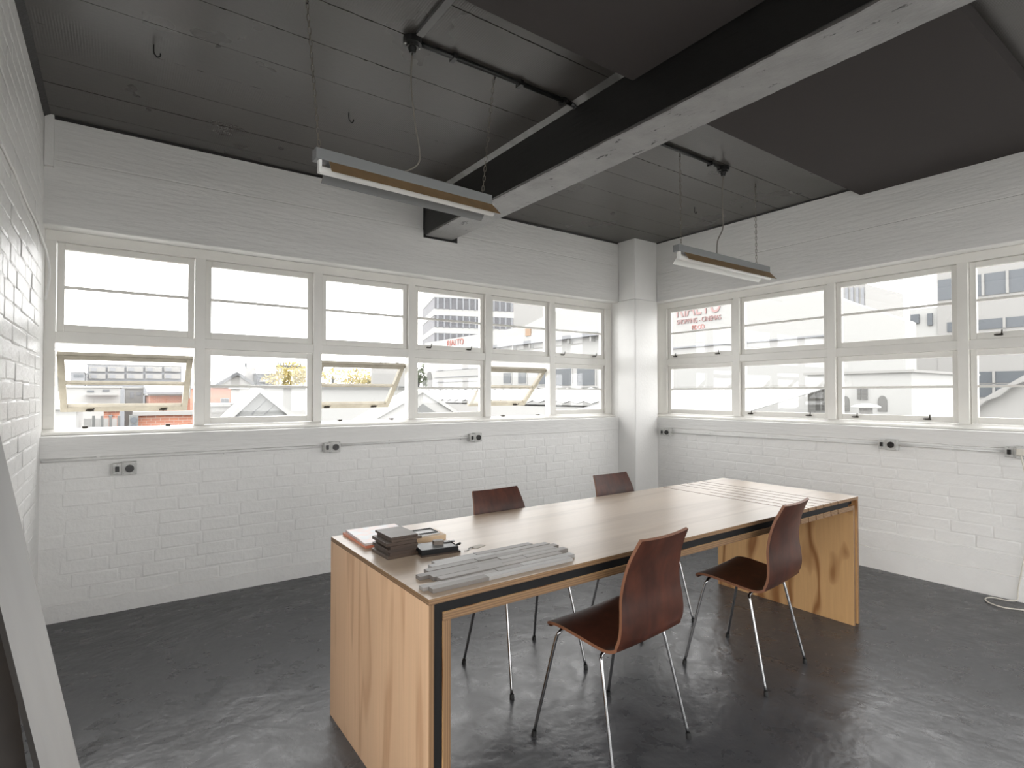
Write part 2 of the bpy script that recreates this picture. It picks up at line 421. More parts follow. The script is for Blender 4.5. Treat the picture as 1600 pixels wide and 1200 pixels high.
# small boxed pipe in the top left corner
box_ = MB().box(XL + .002, XL + .045, -.035, 0, 2.70, HC).build('trim_1', WHITE); structure(box_)

# beam
beam = empty('beam', (-2.56, -3.2, 2.70)); structure(beam, 'black concrete ceiling beam with worn pale underside', 'beam')
b0 = -YF - 3.2
mb = MB(); mb.box(-.14, -.1395, -b0, 3.2, .012, .32).box(-.139, .14, -b0, 3.2, .012, .32)
mb.build('web', BEAMDARK, beam)
rnd = random.Random(21); mb = MB(); n = 260; prev = None; e = 0
for i in range(n + 1):
    y = -b0 + (3.2 + b0) * i / n
    e = e * .8 + rnd.uniform(-.0035, .0035)
    cur = [(-.14, y, .020), (-.126 + e, y, .004 + rnd.uniform(0, .002)), (-.118 + e, y, rnd.uniform(0, .001)), (.13 + rnd.uniform(-.002, .002), y, rnd.uniform(0, .001)), (.14, y, .012)]
    if prev:
        for k in range(4): mb.face([prev[k], prev[k+1], cur[k+1], cur[k]], 1 if k == 0 else 0)
    prev = cur
mb.build('soffit', [BEAMPALE, BEAMEDGE], beam)
MB().box(-.145, .186, 3.192, 3.199, -.018, .32).build('wall_end_paint', BEAMDARK, beam)
# fillets where beam meets the ceiling boards; grey stands in for a highlight
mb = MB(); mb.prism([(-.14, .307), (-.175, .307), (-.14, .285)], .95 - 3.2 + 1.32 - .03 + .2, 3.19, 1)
o = mb.build('fillet', FILLETSHEEN, beam)
mb = MB(); mb.prism([(-.14, .307), (-.175, .307), (-.14, .285)], .93 - .0, .93 + .24, 1); mb.build('fillet', FILLETSHEEN, beam)
# two felt acoustic panels under the ceiling
pn = MB().box(-1.16, 1.16, -.6, .6, -.075, 0).build('acoustic_panel', PANEL, None, (-3.87, -2.96, HC - .002), bevel=.002)
tag(pn, 'flat charcoal acoustic panel on ceiling between left wall and beam', 'ceiling panel', 'charcoal ceiling panels')
pn2 = MB().box(-1.19, 1.19, -.6, .6, -.075, 0).build('acoustic_panel', PANEL, None, (-1.21, -2.90, HC - .002), bevel=.002)
tag(pn2, 'flat charcoal acoustic panel on ceiling between beam and right wall', 'ceiling panel', 'charcoal ceiling panels')

# ================================================================== WINDOWS
def latch_mesh():
    mb = MB().box(-.022, .016, -.012, 0, -.007, .007)
    mb.tube([(.008, -.008, .0), (.012, -.02, .006), (.016, -.024, .034)], .0042, 6)
    mb.tube([(-.03, -.010, .0), (.0, -.014, .0)], .0055, 6)
    return mb.mesh('latch', BRASSDARK)
LATCH = latch_mesh()
def make_sash(win, w, h, loc, latches, tilt=0, mat=TRIM):
    """local x across, z up, origin at the bottom centre of the sash; room side is -y. tilt swings the foot outward about the top"""
    S = .037; RB = .046; RT = .040; T = .036
    mb = MB()
    mb.box(-w/2, -w/2 + S, 0, T, 0, h).box(w/2 - S, w/2, 0, T, 0, h)
    mb.box(-w/2 + S, w/2 - S, 0, T, 0, RB).box(-w/2 + S, w/2 - S, 0, T, h - RT, h)
    s = mb.build('sash', mat, win, loc, bevel=.002)
    gz = (RB + h - RT) / 2
    MB().box(-w/2 + S, w/2 - S, .006, .030, gz - .0085, gz + .0085).build('glazing_bar', mat, s)
    for a, b in ((RB, gz - .007), (gz + .007, h - RT)):
        MB().box(-w/2 + S - .002, w/2 - S + .002, .017, .020, a - .002, b + .002).build('pane', GLASS, s)
    for k in latches: put('latch', LATCH, s, (k * w / 2, 0, .024))
    return s
def make_window(name, xs, mull, zt, room, lat, opened, HS=HS, HH=HH):
    """xs: outer jamb edges (left, right), mull: mullion centres; local frame plane y=0 at its room face"""
    win = empty(name, *room); structure(win)
    x0, x1, jl, jr = xs; hm = .0315; Tz0, Tz1 = zt
    Z0, Z1 = HS + .038, HH - .065; FT = .075
    MB().box(x0, x1, 0, FT, Z1, HH).build('frame_head', TRIM, win, bevel=.002)
    mb = MB(); mb.prism([(-.055, HS + .002), (FT + .05, HS + .002), (FT + .05, Z0 - .012), (FT, Z0), (-.002, Z0), (-.055, HS + .018)], x0, x1, 0)
    mb.build('frame_sill', TRIM, win, bevel=.002)
    MB().box(x0, jl, 0, FT, Z0, Z1).build('jamb', TRIM, win, bevel=.002)
    MB().box(jr, x1, 0, FT, Z0, Z1).build('jamb', TRIM, win, bevel=.002)
    for c in mull: MB().box(c - hm, c + hm, -.004, FT, Z0, Z1).build('mullion', TRIM, win, bevel=.002)
    MB().box(jl, jr, 0, FT, Tz0, Tz1).build('transom', TRIM, win, bevel=.002)
    edges = [jl] + [v for c in mull for v in (c - hm, c + hm)] + [jr]
    for i in range(len(mull) + 1):
        a, b = edges[2*i], edges[2*i + 1]; w = b - a - .006; cx = (a + b) / 2
        make_sash(win, w, Z1 - Tz1 - .006, (cx, .026, Tz1 + .003), lat.get((i, 1), ()))
        if i in opened:
            s = make_sash(win, w, Tz0 - Z0 - .006, (cx, 0, 0), lat.get((i, 0), ()), mat=SASHDIM)
            h = Tz0 - Z0 - .006; th = R(46)
            s.rotation_euler.x = th
            s.location = (cx, .045 + h * math.sin(th), Tz0 - .075 - h * math.cos(th))
            for sd in (-1, 1):                                   # stay arm down each side
                MB().tube([(sd * (w/2 + .001), .018, h * .72), (sd * (w/2 + .001), -.05, h * .35)], .004, 5).build('stay_arm', STEEL, s)
            for kx in (-.3, .3):
                MB().box(-.014, .014, -.02, .01, 0, .012).build('latch_keep', BRASSDARK, win, (cx + kx * w, .02, Z0))
        else:
            make_sash(win, w, Tz0 - Z0 - .006, (cx, .026, Z0 + .003), lat.get((i, 0), ()))
    return win
FY = .118
win1 = make_window('window_1', (XL, -.335, -5.122, -.427), (-4.346, -3.5435, -2.7495, -1.9675, -1.1885), (1.668, 1.735),
    ((0, FY, 0),), {(3, 1): (-.6, .55), (5, 1): (-.65, .6), (0, 0): (-.55, .6), (2, 0): (-.55, .6), (4, 0): (-.5, .6)}, (0, 2, 4))
# window 2: local x -> world -y, local y -> world +x
win2 = make_window('window_2', (.15, -YE, .276, -YE - .06), (1.122, 2.006, 2.905, 3.80, 4.70), (1.668, 1.735),
    ((FY, 0, 0), (0, 0, -math.pi / 2)), {(0, 1): (-.75, .55), (1, 0): (-.75, .6), (2, 0): (-.65, .55), (3, 1): (-.6, .6), (4, 0): (-.6, .6)}, ())

# unseen glazing added behind and beside the camera to brighten the room
win3 = make_window('fill_window_3', (.30, 4.90, .36, 4.84), (1.26, 2.15, 3.05, 3.94), (1.90, 1.965), ((0, YF - FY, 0), (0, 0, math.pi)), {}, (), .06, 2.75)
win4 = make_window('fill_window_4', (-5.21, -2.95, -5.15, -3.01), (-4.45, -3.70), (1.90, 1.965), ((XL - FY, 0, 0), (0, 0, math.pi / 2)), {}, (), .06, 2.75)

# ================================================================== TABLE
TR = R(.36); TX, TY, TL, TW, TZ = -4.0595, -2.7843, 2.8276, .8953, .7463
tb = empty('work_table', (TX, TY, 0), (0, 0, TR))
tag(tb, 'long plywood waterfall table with black layer between two plywood skins', 'table')
t1 = .018; gap = .030; t2 = .026
slots = [2.157, 2.238, 2.320, 2.404, 2.488, 2.570]; kerf = .0085
MB().box(0, slots[0] - kerf/2, 0, TW, TZ - t1, TZ, [0, 0, 1, 1, 1, 1]).build('tabletop', [PLYTOP, EDGEH], tb, bevel=.0012)
es = slots + [TL + kerf/2]
for i in range(6):
    a, b = es[i] + kerf/2, es[i+1] - kerf/2
    mb = MB().box(a, b, 0, TW, TZ - t1, TZ, [0, 0, 1, 1, 1, 1])
    mb.build('top_slat', [PLYTOP, EDGEH], tb, bevel=.001)
# the second kerf stops part way: a tongue closes its rear part
MB().box(slots[1] - .004, slots[1] + .004, .60, TW - .002, TZ - t1, TZ - .0002).build('kerf_fill', PLYTOP, tb)
MB().box(0, t1, 0, TW, 0, TZ - t1, [1, 1, 1, 0, 1, 0]).build('end_panel', [PLYEND, EDGEV], tb, bevel=.001)
MB().box(TL - t1, TL, 0, TW, 0, TZ - t1, [1, 1, 1, 0, 1, 0]).build('end_panel', [PLYORANGE, EDGEV], tb, bevel=.001)
ins = .006
MB().box(t1, TL - t1 - .10, ins, TW - ins, TZ - t1 - gap, TZ - t1).box(TL - t1 - .10, TL - t1, .03, TW - .03, TZ - t1 - gap, TZ - t1).build('core_layer', BLACKPLY, tb)
MB().box(t1, t1 + gap, ins, TW - ins, .0, TZ - t1 - gap).build('core_layer', BLACKPLY, tb)
MB().box(TL - t1 - gap, TL - t1, .05, TW - .05, .0, TZ - t1 - gap).build('core_layer', BLACKPLY, tb)
zi1 = TZ - t1 - gap; xi0 = t1 + gap; xi1 = TL - t1 - gap
MB().box(xi0, slots[0] - kerf/2, 0, TW, zi1 - t2, zi1, [0, 0, 1, 1, 1, 1]).build('inner_top', [PLYORANGE, EDGEH], tb, bevel=.001)
es = slots + [xi1 + kerf/2]
for i in range(6):
    a, b = es[i] + kerf/2, es[i+1] - kerf/2
    MB().box(a, b, 0, TW, zi1 - t2, zi1, [0, 0, 1, 1, 1, 1]).build('inner_slat', [PLYORANGE, EDGEH], tb, bevel=.001)
MB().box(xi0, xi0 + t2, 0, TW, 0, zi1 - t2, [1, 1, 1, 0, 1, 0]).build('inner_leg_panel', [PLYORANGE, EDGEV], tb, bevel=.001)
MB().box(xi1 - .02, xi1, 0, TW, 0, zi1 - t2, [1, 1, 1, 0, 1, 0]).build('inner_leg_panel', [PLYORANGE, EDGEV], tb, bevel=.001)

# ================================================================== CHAIRS
def make_chair():
    c = empty('plywood_chair')
    prof = [(.152,.437),(.146,.450),(.125,.459),(.07,.460),(.0,.452),(-.07,.443),(-.125,.438),(-.160,.442),(-.185,.456),(-.200,.482),(-.207,.52),(-.206,.57),(-.200,.63),(-.205,.69),(-.219,.75),(-.240,.80),(-.260,.840)]
    wid =  [.375,.405,.416,.414,.408,.402,.398,.395,.392,.388,.382,.372,.356,.338,.320,.302,.288]
    P = smooth_path([(0, a, b) for a, b in prof], 3); n = len(P)
    Wd = [wid[min(i // 3, 16)] + (wid[min(i // 3 + 1, 16)] - wid[min(i // 3, 16)]) * ((i % 3) / 3) for i in range(n)]
    m = 12; th = .0115; mb = MB(); top = []; bot = []
    for i, p in enumerate(P):
        t = (P[min(i + 1, n - 1)] - P[max(i - 1, 0)]).normalized()
        nr = Vector((0, t.z, -t.y))          # normal to sitting side
        if i == 0: pass
        ra = []; rb = []
        for j in range(m + 1):
            s = -1 + 2 * j / m; x = s * Wd[i] / 2
            dish = .010 * (s * s) if i > 24 else .004 * (s * s)
            q = p + Vector((x, 0, 0))
            up = Vector((0, -t.z, t.y)) * -1
            nn = up if up.z > 0 or (abs(up.z) < .3 and up.y > 0) else -up
            q2 = q + nn * dish
            ra.append(q2 + nn * (th / 2)); rb.append(q2 - nn * (th / 2))
        top.append(ra); bot.append(rb)
    idx = lambda L, i, j: L + i * (m + 1) + j
    for r_ in top: mb.v += [tuple(q) for q in r_]
    nb = len(mb.v)
    for r_ in bot: mb.v += [tuple(q) for q in r_]
    for i in range(n - 1):
        for j in range(m):
            mb.f.append((idx(0,i,j), idx(0,i,j+1), idx(0,i+1,j+1), idx(0,i+1,j))); mb.m.append(0)
            mb.f.append((idx(nb,i,j), idx(nb,i+1,j), idx(nb,i+1,j+1), idx(nb,i,j+1))); mb.m.append(0)
        for j in (0, m):
            mb.f.append((idx(0,i,j), idx(0,i+1,j), idx(nb,i+1,j), idx(nb,i,j))); mb.m.append(1)
    for i in (0, n - 1):
        for j in range(m):
            mb.f.append((idx(0,i,j), idx(0,i,j+1), idx(nb,i,j+1), idx(nb,i,j))); mb.m.append(1)
    # split into seat and backrest at the bend
    seat = MB(); back = MB(); cut = 27
    for f, k in zip(mb.f, mb.m):
        zs = min(((v % nb) if v >= nb else v) // (m + 1) for v in f)
        tgt = seat if zs < cut else back
        tgt.f.append(f); tgt.m.append(k)
    for tgt in (seat, back):
        used = sorted({v for f in tgt.f for v in f}); rm = {v: i for i, v in enumerate(used)}
        tgt.v = [mb.v[v] for v in used]; tgt.f = [tuple(rm[v] for v in f) for f in tgt.f]
    for nm, tgt in (('seat', seat), ('backrest', back)):
        o = tgt.build(nm, [STAIN, STAINEDGE], c, smooth=True)
        e = o.modifiers.new('split', 'EDGE_SPLIT'); e.split_angle = R(50)
    for sx in (-1, 1):
        for fy, ty, tz in ((.205, .105, .441), (-.200, -.105, .423)):
            foot = Vector((sx * .226, fy, .012)); knee = Vector((sx * .192, ty + (.012 if fy > 0 else -.012), tz - .045))
            path = [foot, foot.lerp(knee, .5), knee, Vector((sx * .183, ty, tz - .016)), Vector((sx * .162, ty, tz - .004)), Vector((sx * .12, ty, tz)), Vector((sx * .004, ty, tz))]
            lg = MB().tube(smooth_path(path, 4), .0068, 10).build('leg', CHROME, c, smooth=True)
            MB().tube([(foot.x, foot.y, 0), (foot.x, foot.y, .006), tuple(foot + (knee - foot).normalized() * .010)], [.0105, .0105, .0095], 10).build('rubber_foot', RUBBER, lg, smooth=False)
        MB().tube([(sx * .13, .105, .441), (sx * .13, -.105, .423)], .0062, 8).build('side_rail', CHROME, c, smooth=True)
    for sx, sy in ((-.09, .105), (.09, .105), (-.09, -.105), (.09, -.105)):
        MB().tube([(sx, sy, .418), (sx, sy, .433)], .011, 8).build('seat_pad', RUBBER, c)
    return c
proto = make_chair()
chairs = [((-3.212, -2.690, 0), 0.085, 'red-brown plywood chair on chrome legs nearest the camera, its back to us'),
          ((-2.232, -2.655, 0), 0.12, 'red-brown plywood chair in front of the slotted end of the table, back to us'),
          ((-3.150, -2.030, 0), math.pi + .02, 'plywood chair behind the table, farther left of the two facing us'),
          ((-2.245, -1.985, 0), math.pi + .0, 'plywood chair behind the table, nearest the white corner pillar, facing us')]
for i, (loc, rz, lb) in enumerate(chairs):
    c = proto if i == 0 else copy_tree(proto)
    c.location = loc; c.rotation_euler = (0, 0, rz)
    tag(c, lb, 'chair', 'plywood chairs around the table')

# ================================================================== THINGS ON THE TABLE
ZT = TZ + .0004
# interlocking timber mosaic panel
SW = [plain('grey_weathered_strip_%d' % i, c, .42, n_scale=10, n_amt=.12, stretch=(.4, 6, 6)) for i, c in enumerate([(.20,.183,.170), (.24,.223,.208), (.155,.140,.128), (.30,.29,.28), (.205,.182,.164)])]
mos = empty('timber_mosaic_panel', (-3.72, -2.62, ZT)); tag(mos, 'grey timber mosaic panel of staggered strips at the near table corner', 'wood panel')
rnd = random.Random(4)
rows = [(-4.028,-3.463,(.36,)), (-4.044,-3.425,(.45,.62)), (-3.965,-3.452,(.5,)), (-3.975,-3.400,(.3,.66)), (-4.008,-3.425,(.55,)), (-3.962,-3.392,(.35,.7)), (-3.93,-3.41,(.5,)), (-3.90,-3.47,(.4,))]
yy = -2.748; rw = .0325
for i, (a, b, cuts) in enumerate(rows):
    es = [a] + [a + (b - a) * q for q in cuts] + [b]
    skew = .012 * (i - 4) / 8
    for p, q in zip(es, es[1:]):
        hgt = .0120 + rnd.choice((0, .0012, .0022, -.001))
        MB().box(p + .0006 + 3.72, q - .0006 + 3.72, yy + 2.62 + .0006, yy + rw + 2.62 - .0006, 0, hgt).build('strip', rnd.choice(SW), mos, bevel=.0008)
    yy += rw
# magazines
PAPER = plain('magazine_page_edges', (.72, .66, .62), .7)
def m_cover():
    m, nt, b = nodes('pale_pink_magazine_cover')
    f = noise(nt, coords(nt, (1, 1, 1)), 9, 2)
    nt.links.new(ramp(nt, f, [(.40, (.38, .40, .43)), (.50, (.50, .31, .27)), (.62, (.42, .42, .45))]), b.inputs['Base Color'])
    b.inputs['Roughness'].default_value = .3; return m
COVER = m_cover(); ORANGE = plain('salmon_cover', (.62, .22, .13), .45)
def book(name, x, y, z, w, d, h, rz, mats, label, cat):
    r_ = empty(name, (x, y, z), (0, 0, rz)); tag(r_, label, cat)
    MB().box(-w/2 + .002, w/2 - .002, -d/2 + .002, d/2 - .002, .0012, h - .0012).build('pages', mats[1], r_)
    MB().box(-w/2, w/2, -d/2, d/2, h - .0012, h).build('cover', mats[0], r_)
    MB().box(-w/2, w/2, -d/2, d/2, 0, .0012).build('back_cover', mats[2], r_)
    MB().box(-w/2 - .0012, -w/2 + .0006, -d/2, d/2, 0, h).build('spine', mats[2], r_)
    return r_
book('magazine', -3.905, -2.022, ZT, .215, .262, .0105, R(1), (ORANGE, ORANGE, ORANGE), 'salmon-edged booklet at the bottom under the pale pink magazine', 'booklet')
book('magazine', -3.900, -2.030, ZT + .0106, .218, .262, .009, R(-3), (COVER, PAPER, COVER), 'pale pink and white magazine on the back left table corner', 'magazine')
# stack of dark timber samples
WS = [plain('brown_timber_sample_%d' % i, c, .45, n_scale=8, n_amt=.16, stretch=(1, 8, 8)) for i, c in enumerate([(.034,.018,.010), (.046,.027,.016), (.026,.014,.008), (.075,.052,.037), (.115,.094,.076)])]
stk = [(-3.945,-2.255,.125,.150,.012,1,'flat grey-brown timber sample lying at the bottom of the dark sample stack'),
       (-3.938,-2.270,.105,.155,.013,0,'dark brown timber sample, second from the bottom of the sample stack'),
       (-3.950,-2.262,.118,.145,.012,2,'dark brown timber sample, third from the bottom of the sample stack'),
       (-3.935,-2.275,.108,.150,.011,0,'dark brown timber sample in the middle of the sample stack'),
       (-3.948,-2.268,.120,.148,.012,3,'grey-brown timber sample under the top two of the sample stack'),
       (-3.930,-2.285,.122,.140,.010,1,'brown timber sample just under the topmost sample, sticking out to the right'),
       (-3.942,-2.292,.108,.150,.009,4,'pale grey-brown timber sample topmost of the dark sample stack')]
z = ZT
for (x, y, w, d, h, k, lb) in stk:
    y = -2.350 + d / 2 + rnd.uniform(-.003, .003); x = -3.884 - w / 2 + rnd.uniform(-.006, .006) + (.022 if h == .010 else 0)
    o = MB().box(-w/2, w/2, -d/2, d/2, 0, h - .0002, [k and 2, 0, 1, 1, 1, 1]).build('wood_sample', [WS[4] if k in (1, 3, 4) else WS[3], WS[0] if k > 2 else WS[k], WS[2]], None, (x, y, z), (0, 0, R(rnd.uniform(-1.5, 1.5))), bevel=.0008)
    tag(o, lb, 'wood sample', 'timber samples in the dark stack'); z += h
# light wood block with a black wire frame on it
LIGHTW = plain('pale_wood_block', (.62, .45, .29), .5, n_scale=9, n_amt=.1, stretch=(1, 8, 8))
o = MB().box(-.066, .066, -.06, .06, 0, .021).build('wood_block', LIGHTW, None, (-3.752, -2.150, ZT), (0, 0, R(-4)), bevel=.001); tag(o, 'pale wooden block behind the black swatch book', 'wood block')
GREYW = plain('grey_white_sample', (.62, .62, .62), .4)
o = MB().box(-.05, .05, -.045, .045, 0, .004).build('pale_sample', GREYW, None, (-3.757, -2.143, ZT + .0212), (0, 0, R(6))); tag(o, 'thin pale grey sample plate on the wooden block', 'sample plate')
mb = MB()
for a in ((-.045, .045, -.036, -.033), (-.045, .045, .033, .036), (-.045, -.042, -.036, .036), (.042, .045, -.036, .036)): mb.box(*a, 0, .004)
o = mb.build('metal_ring', BLACKMETAL, None, (-3.752, -2.137, ZT + .0253), (0, 0, R(-3))); tag(o, 'black rectangular metal ring lying on the pale sample plate', 'metal ring')
# black pad / swatch book
pad = empty('swatch_book', (-3.806, -2.352, ZT), (0, 0, R(-8))); tag(pad, 'black swatch book with grey top beside the dark timber samples', 'swatch book')
GREYTOP = plain('grey_laminate', (.16, .165, .165), .4)
MB().box(-.078, .078, -.050, .050, .0, .006).build('base_board', WS[2], pad)
MB().box(-.076, .070, -.047, .047, .006, .024).build('swatches', BLACKPLY, pad)
MB().box(-.076, .060, -.047, .047, .024, .026).build('top_swatch', GREYTOP, pad, bevel=.0005)
MB().tube(smooth_path([(.068, -.02, .02), (.086, -.022, .028), (.090, -.01, .02), (.072, .0, .014)], 5), .003, 6).build('ring_clasp', BLACKMETAL, pad)
MB().box(.035, .078, .008, .022, .0262, .030).build('strap', BLACKMETAL, pad)
tr_ = MB()
pf = [(-.012,0),(-.012,.016),(.012,.016),(.012,0),(.0095,0),(.0095,.0135),(-.0095,.0135),(-.0095,0)]
tr_.prism(pf, -.019, .019, 0)
o = tr_.build('wood_trim_piece', WS[4], None, (-3.800, -2.350, ZT + .0264), (0, 0, R(-10))); tag(o, 'short brown channel-shaped trim piece on top of the swatch book', 'trim piece')
tg = empty('paper_tag', (-3.640, -2.382, ZT), (0, 0, R(20))); tag(tg, 'small buff paper tag with string beside the swatch book', 'tag')
MB().box(-.03, .03, -.016, .016, 0, .001).build('card', plain('buff_card', (.50, .46, .40), .6), tg)
MB().tube(smooth_path([(-.028, 0, .002), (-.05, .006, .003), (-.065, -.006, .002), (-.085, 0, .002)], 5), .0012, 5).build('string', BLACKMETAL, tg)

# ================================================================== LIGHT FITTINGS
def chain_mesh(length, name='chain'):
    mb = MB(); L = .030; n = int(length / .0245)
    for i in range(n):
        zc = .013 + i * (length - .02) / max(1, n - 1) - .003
        ring = []
        for k in range(10):
            a = 2 * math.pi * k / 10
            u = .0062 * math.cos(a); w = (.0092 if math.sin(a) > 0 else -.0092) * (abs(math.sin(a)) > .3) + .0052 * math.sin(a)
            ring.append((u, 0, zc + w) if i % 2 == 0 else (0, u, zc + w))
        mb.tube(ring, .0015, 5, closed=True)
    return mb
def light_fitting(name, xl, xr, yl, yr, ztop, chains, cordpts, label, inner):
    """channel from (xl,yl) to (xr,yr); ztop = top of the channel"""
    L = math.hypot(xr - xl, yr - yl); rz = math.atan2(yr - yl, xr - xl)
    root = empty(name, ((xl + xr) / 2, (yl + yr) / 2, ztop), (0, 0, rz))
    tag(root, label, 'light fitting', 'hanging fluorescent battens')
    h = L / 2
    MB().box(-h, h, -.026, .026, -.047, 0).build('channel', GREYENAMEL_SHADE, root, bevel=.002)
    # near wing, tan outside and white inside, ends cut back
    def wing(sgn, drop, out, over, n=6):
        mo = MB(); pts = []
        for i in range(n + 1):
            t = i / n; pts.append((sgn * (.022 + out * t), -.044 - drop * (t ** (1.0 if sgn < 0 else .8))))
        for a, b in zip(pts, pts[1:]):
            ea = over * ((abs(a[0]) - .022) / out); eb = over * ((abs(b[0]) - .022) / out)
            x0a, x1a = -h + .055 - ea * .2, h + ea; x0b, x1b = -h + .055 - eb * .2, h + eb
            q = [(x0a, a[0], a[1]), (x1a, a[0], a[1]), (x1b, b[0], b[1]), (x0b, b[0], b[1])]
            mo.face(q if sgn < 0 else q[::-1], 0)
            q2 = [(p[0], p[1] - sgn * .0012, p[2] - .0012) for p in q]
            mo.face(q2[::-1] if sgn < 0 else q2, 1)
        return mo
    wing(-1, .060, .046, .026).build('reflector_wing', [TAN, WHITEENAMEL], root, smooth=True)
    wing(1, .066, .052, .0).build('reflector_wing', [TAN, inner], root, smooth=True)
    MB().tube([(-h + .02, -.012, -.088), (h + .012, -.012, -.088)], .0165, 14).build('fluorescent_tube', TUBEGLASS, root, smooth=True)
    for s in (-1, 1):
        MB().box(s * (h + .010 if s > 0 else h - .02) - .006, s * (h + .010 if s > 0 else h - .02) + .006, -.022, .004, -.100, -.045).build('lampholder', WHITEENAMEL, root, bevel=.002)
    Mi = (Matrix.Translation(root.location) @ Matrix.Rotation(rz, 4, 'Z')).inverted()
    for (cx, cy, bx, by) in chains:
        top = Vector((cx, cy, HC)); bot = Vector((bx, by, ztop - .004))
        ln = (top - bot).length; mb = chain_mesh(ln)
        q = (top - bot).to_track_quat('Z', 'Y').to_matrix().to_4x4()
        mb.xform(Mi @ Matrix.Translation(bot) @ q)
        mb.build('chain', CHAINM, root)
        MB().tube([tuple(Mi @ (top + Vector((0, 0, -.03)))), tuple(Mi @ (top + Vector((.006, 0, -.016)))), tuple(Mi @ (top + Vector((0, 0, -.002))))], .003, 6).build('hook', BLACKMETAL, root)
    MB().tube([tuple(Mi @ p) for p in smooth_path(cordpts, 7)], .0042, 8).build('cord', GREYCORD, root, smooth=True)
    return root
light_fitting('batten_light', -4.150, -3.245, -1.905, -1.858, 2.378,
    [(-4.185, -1.905, -4.128, -1.905), (-3.238, -1.893, -3.290, -1.862)],
    [Vector(p) for p in [(-3.708, -1.912, 2.936), (-3.712, -1.908, 2.80), (-3.690, -1.905, 2.62), (-3.665, -1.90, 2.50), (-3.672, -1.895, 2.43), (-3.745, -1.885, 2.376)]],
    'hanging grey fluorescent batten with tan reflector, nearest, left of the beam', GREYENAMEL_SHADE)  # grey stands in for shade on the far wing's inner face
light_fitting('batten_light', -1.712, -.560, -1.840, -1.830, 2.372,
    [(-1.685, -1.854, -1.660, -1.842), (-.741, -1.842, -.720, -1.834)],
    [Vector(p) for p in [(-1.232, -1.886, 2.936), (-1.235, -1.88, 2.80), (-1.215, -1.87, 2.65), (-1.205, -1.86, 2.56), (-1.245, -1.845, 2.47), (-1.245, -1.838, 2.37)]],
    'smaller-looking hanging fluorescent batten with white reflector, right of the beam', WHITEENAMEL)
def junction(name, x, y, label):
    r_ = empty(name, (x, y, HC)); tag(r_, label, 'junction box', 'black ceiling junction boxes')
    MB().tube([(0,0,-.002),(0,0,-.032)], .043, 18).build('box', BLACKMETAL, r_)
    MB().tube([(0,0,-.032),(0,0,-.044)], .030, 18).build('collar', BLACKMETAL, r_)
    MB().tube([(0,0,-.044),(0,0,-.070)], [.020,.014], 14).build('cord_grip', BLACKMETAL, r_)
    for a in (0, math.pi): MB().tube([(.034*math.cos(a),.034*math.sin(a),-.030),(.034*math.cos(a),.034*math.sin(a),-.036)], .006, 8).build('screw', STEEL, r_)
junction('junction_box', -3.708, -1.912, 'round black junction box on the ceiling above the nearest batten light')
junction('junction_box', -1.232, -1.886, 'round black junction box on the ceiling right of the beam')
c = empty('ceiling_conduit', (-3.19, -1.915, HC)); tag(c, 'black conduit across the ceiling from junction box to beam', 'conduit')
MB().tube([(-.475, 0, -.014), (.46, -.006, -.014)], .0115, 10).build('pipe', BLACKMETAL, c, smooth=True)
for px in (-.30, .1, .4): MB().box(px - .010, px + .010, -.024, .024, -.029, -.001).build('saddle', BLACKMETAL, c)
MB().tube([(.455, -.006, -.014), (.478, -.006, -.016), (.487, -.006, -.022), (.489, -.006, -.030)], .014, 10).build('elbow', BLACKMETAL, c, smooth=True)
c = MB().box(-.017, .017, -.435, -.05, -.018, -.001).build('cable_cover_strip', plain('dark_grey_gloss_strip', (.09, .088, .086), .3), None, (-3.700, -1.92, HC)); tag(c, 'flat grey cable strip on the ceiling running towards the camera', 'cable strip')
c = empty('ceiling_conduit', (-1.83, -1.888, HC)); tag(c, 'short black conduit on the ceiling right of the beam', 'conduit')
MB().tube([(-.58, 0, -.014), (.56, 0, -.014)], .0115, 10).build('pipe', BLACKMETAL, c, smooth=True)
for px in (-.2, .45): MB().box(px - .010, px + .010, -.024, .024, -.029, -.001).build('saddle', BLACKMETAL, c)
HOOK = MB().tube(smooth_path([(0,0,0),(0,0,-.03),(.004,0,-.045),(.016,0,-.055),(.027,0,-.046),(.027,0,-.034)], 4), .0032, 6).mesh('ceiling_hook', BLACKMETAL, True)
for x, y, lb in ((-4.687, -1.16, 'small black hook in the ceiling near the left wall'), (-3.717, -1.07, 'small black hook in the ceiling above the nearest batten light, towards the window'), (-.66, -1.22, 'small black hook in the ceiling in front of the corner pillar')):
    o = put('ceiling_hook', HOOK, None, (x, y, HC)); tag(o, lb, 'hook', 'ceiling hooks')

